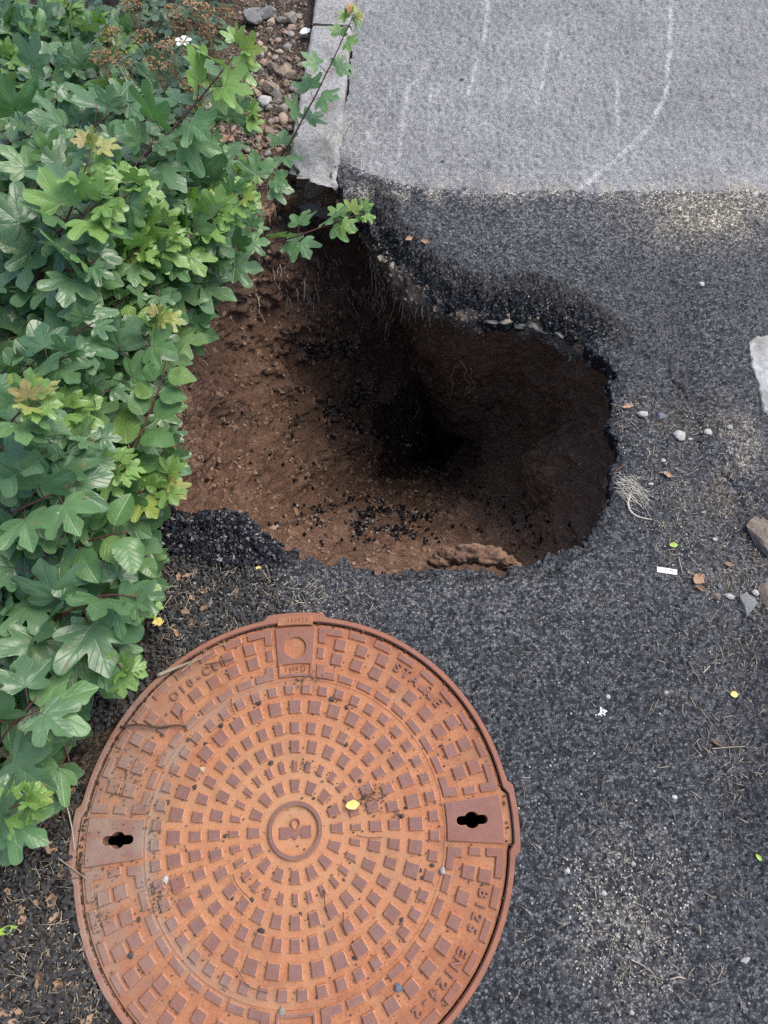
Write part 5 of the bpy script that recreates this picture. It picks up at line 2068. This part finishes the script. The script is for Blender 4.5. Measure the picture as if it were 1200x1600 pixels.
# dry leaf fragments in the litter at the left
LG = 'leaf fragments on the dark soil left of the lid'
n = 0
while n < 26:
    a, b = LR.uniform(0, 190), LR.uniform(1200, 1600)
    w = at(a, b)
    if (w - MC).length < R_FR1 + .01 or (b < 1350 and a < 60):
        continue
    flake('dry_leaf', a, b, LR.uniform(9, 19), LR.uniform(.3, .8), 'dry_leaf', 'brown leaf fragment in the litter left of the manhole frame', 'dry leaf', LG, LR.uniform(0, 6.28), LR.uniform(.3, 1.4), seed=30 + n, tilt=(LR.gauss(0, .3), LR.gauss(0, .3)))
    n += 1
n = 0
LG2 = 'leaf fragments between the shrubs and the hole'
while n < 22:
    a, b = LR.choice([(LR.uniform(240, 330), LR.uniform(880, 990)), (LR.uniform(290, 440), LR.uniform(180, 280))])
    flake('dry_leaf', a, b, LR.uniform(9, 20), LR.uniform(.3, .7), 'dry_leaf', 'brown leaf fragment on the soil beside the maple shrubs', 'dry leaf', LG2, LR.uniform(0, 6.28), LR.uniform(.3, 1.3), seed=130 + n, tilt=(LR.gauss(0, .3), LR.gauss(0, .3)))
    n += 1


# fine litter
def litter(name, pts, L0, L1, mk, label, r=.0006):
    prt = []
    for p_ in pts:
        L = RNG.uniform(L0, L1)
        a = RNG.uniform(0, 6.28)
        d_ = np.array([math.cos(a), math.sin(a), RNG.normal(0, .15)]) * L * .5
        b = np.array([-d_[1], d_[0], 0]) * RNG.normal(0, .14)
        P = np.array([p_ - d_, p_ + b, p_ + d_]) + np.array([0, 0, .0015])
        prt.append(tube_arrays(P, [r * RNG.uniform(.6, 1.4)] * 3, 3))
    v, f_ = join_arrays(prt)
    return tag(link(name, np_mesh(name, v, f_, M[mk])), label, 'litter', kind='stuff')


lp = np.vstack([poly_points([(0, 1200), (120, 1210), (110, 1400), (170, 1600), (0, 1600)], 420), poly_points([(250, 880), (420, 885), (430, 950), (300, 1040), (255, 1050)], 220),
                poly_points([(400, 900), (560, 900), (620, 1000), (520, 960), (430, 955)], 60), poly_points([(290, 180), (440, 200), (430, 280), (320, 280)], 120)])
litter('straw_litter', lp, .008, .032, 'straw', 'pale chaff and stalks on the soil round the shrubs')
lp = np.vstack([poly_points([(955, 610), (1190, 660), (1190, 950), (1050, 900), (970, 800)], 420), poly_points([(1050, 950), (1200, 950), (1200, 1250), (1080, 1250)], 140),
                poly_points([(820, 950), (1190, 1000), (1190, 1590), (760, 1590), (815, 1300)], 160), poly_points([(900, 1330), (1080, 1330), (1060, 1560), (900, 1520)], 120)])
litter('straw_litter', lp, .006, .022, 'straw', 'pale straw bits scattered over the asphalt at the right', .0005)
lp = poly_points([(0, 1180), (130, 1200), (120, 1400), (180, 1600), (0, 1600)], 1500)
lp2 = poly_points([(225, 850), (430, 880), (440, 950), (300, 1050), (240, 1060), (190, 1120), (60, 1200), (60, 1100), (230, 1000)], 1500)
pp = np.vstack([lp, lp2])
pp = pp[np.hypot(pp[:, 0] - MC.x, pp[:, 1] - MC.y) > R_FR1]
scatter('asphalt_crumbs', pp + np.array([0, 0, .002]), RNG.uniform(.002, .0065, len(pp)), M['dull_crumb'], label='dull black asphalt crumbs spread over the soil by the lid', cat='crumbs')
pp = np.vstack([poly_points([(960, 620), (1190, 660), (1190, 960), (1060, 930), (970, 800)], 260), poly_points([(880, 1340), (1090, 1340), (1060, 1560), (900, 1540)], 320),
                poly_points([(820, 950), (1190, 960), (1190, 1590), (780, 1590)], 160), poly_points([(250, 890), (430, 890), (560, 950), (300, 1040)], 120), poly_points([(0, 1350), (110, 1400), (160, 1600), (0, 1600)], 160)])
pp = pp[np.hypot(pp[:, 0] - MC.x, pp[:, 1] - MC.y) > R_FR1]
scatter('grit', pp + np.array([0, 0, .001]), RNG.uniform(.0009, .0024, len(pp)), mat_simple('pale grit', (.36, .33, .28), (.6, .57, .52), 30, .9, .0005, .2, 0), label='pale specks of grit on the asphalt and soil', cat='grit')
# dirt in the gap and crumbs on the lid
ga = RNG.uniform(0, 2 * math.pi, 1100)
gr = RNG.normal(336.2, 1.6, 1100)
w = np.cos(ga - 2.5) * .5 + .6
m_ = RNG.uniform(0, 1, 1100) < w
pg = np.stack([MC.x + gr[m_] * K * np.cos(ga[m_]), MC.y + gr[m_] * K * np.sin(ga[m_]), np.full(m_.sum(), -.001)], 1)
scatter('soil_crumbs', pg, RNG.uniform(.0012, .003, len(pg)), mat_simple('gap dirt', (.03, .022, .017), (.1, .07, .05), 30, .95, .0005, .1, 0), label='dark dirt caught in the gap round the manhole cover', cat='dirt')
def lid_xy(w):
    x, y = w[0] - MC.x, w[1] - MC.y
    return x * math.cos(LROT) + y * math.sin(LROT), y * math.cos(LROT) - x * math.sin(LROT)


def in_slot(w):
    x, y = lid_xy(w)
    return abs(abs(x) - 280 * K) < 28 * K and abs(y) < 15 * K


cl = []
for (a, b, n, sp_) in ((580, 1245, 120, 11), (180, 1560 - 270, 10, 10), (155, 1430, 60, 14), (470, 1057, 18, 8), (493, 1057, 16, 6), (250, 1400, 40, 10), (230, 1275, 30, 16), (165, 1340, 50, 24),
                       (620, 1272, 16, 6), (200, 1220, 60, 22), (255, 1380, 30, 20), (450, 965, 20, 12), (480, 1196, 16, 4), (470, 1062, 10, 8), (210, 1180, 50, 25)):
    for _ in range(n):
        w = at(a + LR.gauss(0, sp_), b + LR.gauss(0, sp_))
        if (w - MC).length < R_LID and not in_slot(w):
            cl.append((w.x, w.y, LR.uniform(-.001, .002)))
for _ in range(420):
    t, r_ = LR.uniform(0, 6.28), 330 * K * math.sqrt(LR.random())
    if in_slot((MC.x + r_ * math.cos(t), MC.y + r_ * math.sin(t))):
        continue
    cl.append((MC.x + r_ * math.cos(t), MC.y + r_ * math.sin(t), -.002))
for o in lid.children:                     # grit gathers against the studs
    if o.name.startswith('stud') and LR.random() < .8:
        for _ in range(LR.randint(1, 4)):
            t = LR.gauss(3.7, .9)
            r_ = 12.5 * K * LR.uniform(.9, 1.2) * (1 if (o.location.xy.length > 170 * K) else .75)
            ox_, oy_ = o.location.x * math.cos(LROT) - o.location.y * math.sin(LROT), o.location.x * math.sin(LROT) + o.location.y * math.cos(LROT)
            cl.append((MC.x + ox_ + r_ * math.cos(t), MC.y + oy_ + r_ * math.sin(t), -.0035))
cl = np.array(cl)
scatter('crumbs', cl, RNG.uniform(.0008, .0024, len(cl)), mat_simple('grey grit', (.05, .045, .04), (.16, .14, .12), 30, .9, .0005, .2, 0), label='fine dark grit strewn over the manhole cover', cat='crumbs')
CG = 'asphalt crumbs lying on the lid'
for (a, b, w) in [(519, 1092, 11), (541, 1163, 10), (608, 1255, 8), (628, 1275, 10), (634, 1262, 7), (563, 1220, 7), (516, 1262, 9), (520, 1268, 7), (345, 1133, 9), (304, 1230, 9), (262, 1253, 9),
                  (423, 1192, 10), (352, 1306, 9), (216, 1437, 9), (203, 1493, 11), (305, 1460, 8), (408, 1455, 10), (393, 1406, 9), (436, 1483, 9), (628, 1437, 9), (656, 1360, 8), (660, 1372, 7),
                  (470, 1428, 8), (362, 1404, 7), (321, 1162, 7), (294, 1155, 8), (404, 1098, 10), (537, 1375, 6), (553, 1497, 6), (676, 1352, 7), (552, 1473, 6), (490, 1247, 6), (542, 1105, 7), (690, 1165, 8)]:
    hr = int(round(math.degrees(math.atan2(a - 462, 1297 - b)) / 30)) % 12
    zone = math.hypot(a - 462, b - 1297)
    zn = 'beside the centre ring' if zone < 90 else ('among the middle rings of studs' if zone < 165 else ('among the outer rings of studs' if zone < 238 else 'on the outer band'))
    stone('asphalt_crumb', a, b, w * .9, 'crumb', 'dark asphalt crumb at %s o\'clock %s of the lid' % (['twelve', 'one', 'two', 'three', 'four', 'five', 'six', 'seven', 'eight', 'nine', 'ten', 'eleven'][hr], zn), 'crumb', CG, LR.uniform(.7, 1), .7, z=-.003)
stone('stone', 258, 1374, 12, 'stone_white', 'white chip between the studs at the lower left of the lid', 'stone', None, .9, .6, z=-.002)
stone('stone', 623, 1543, 13, 'stone_slate', 'dark green grey stone on the lower right of the lid', 'stone', None, .9, .6, z=-.002)
stone('stone', 441, 1580, 13, 'stone_grey', 'grey stone at the bottom of the lid', 'stone', None, .7, .6, z=-.002)
stone('stone', 692, 1361, 12, 'stone_grey', 'pale grey stone beside an outer bar right of the lid centre', 'stone', None, .8, .6, z=-.002)
stone('snail_shell', 316, 1202, 11, 'shell', 'tiny tan snail shell between the upper left studs', 'snail shell', None, .9, .8, z=-.002)
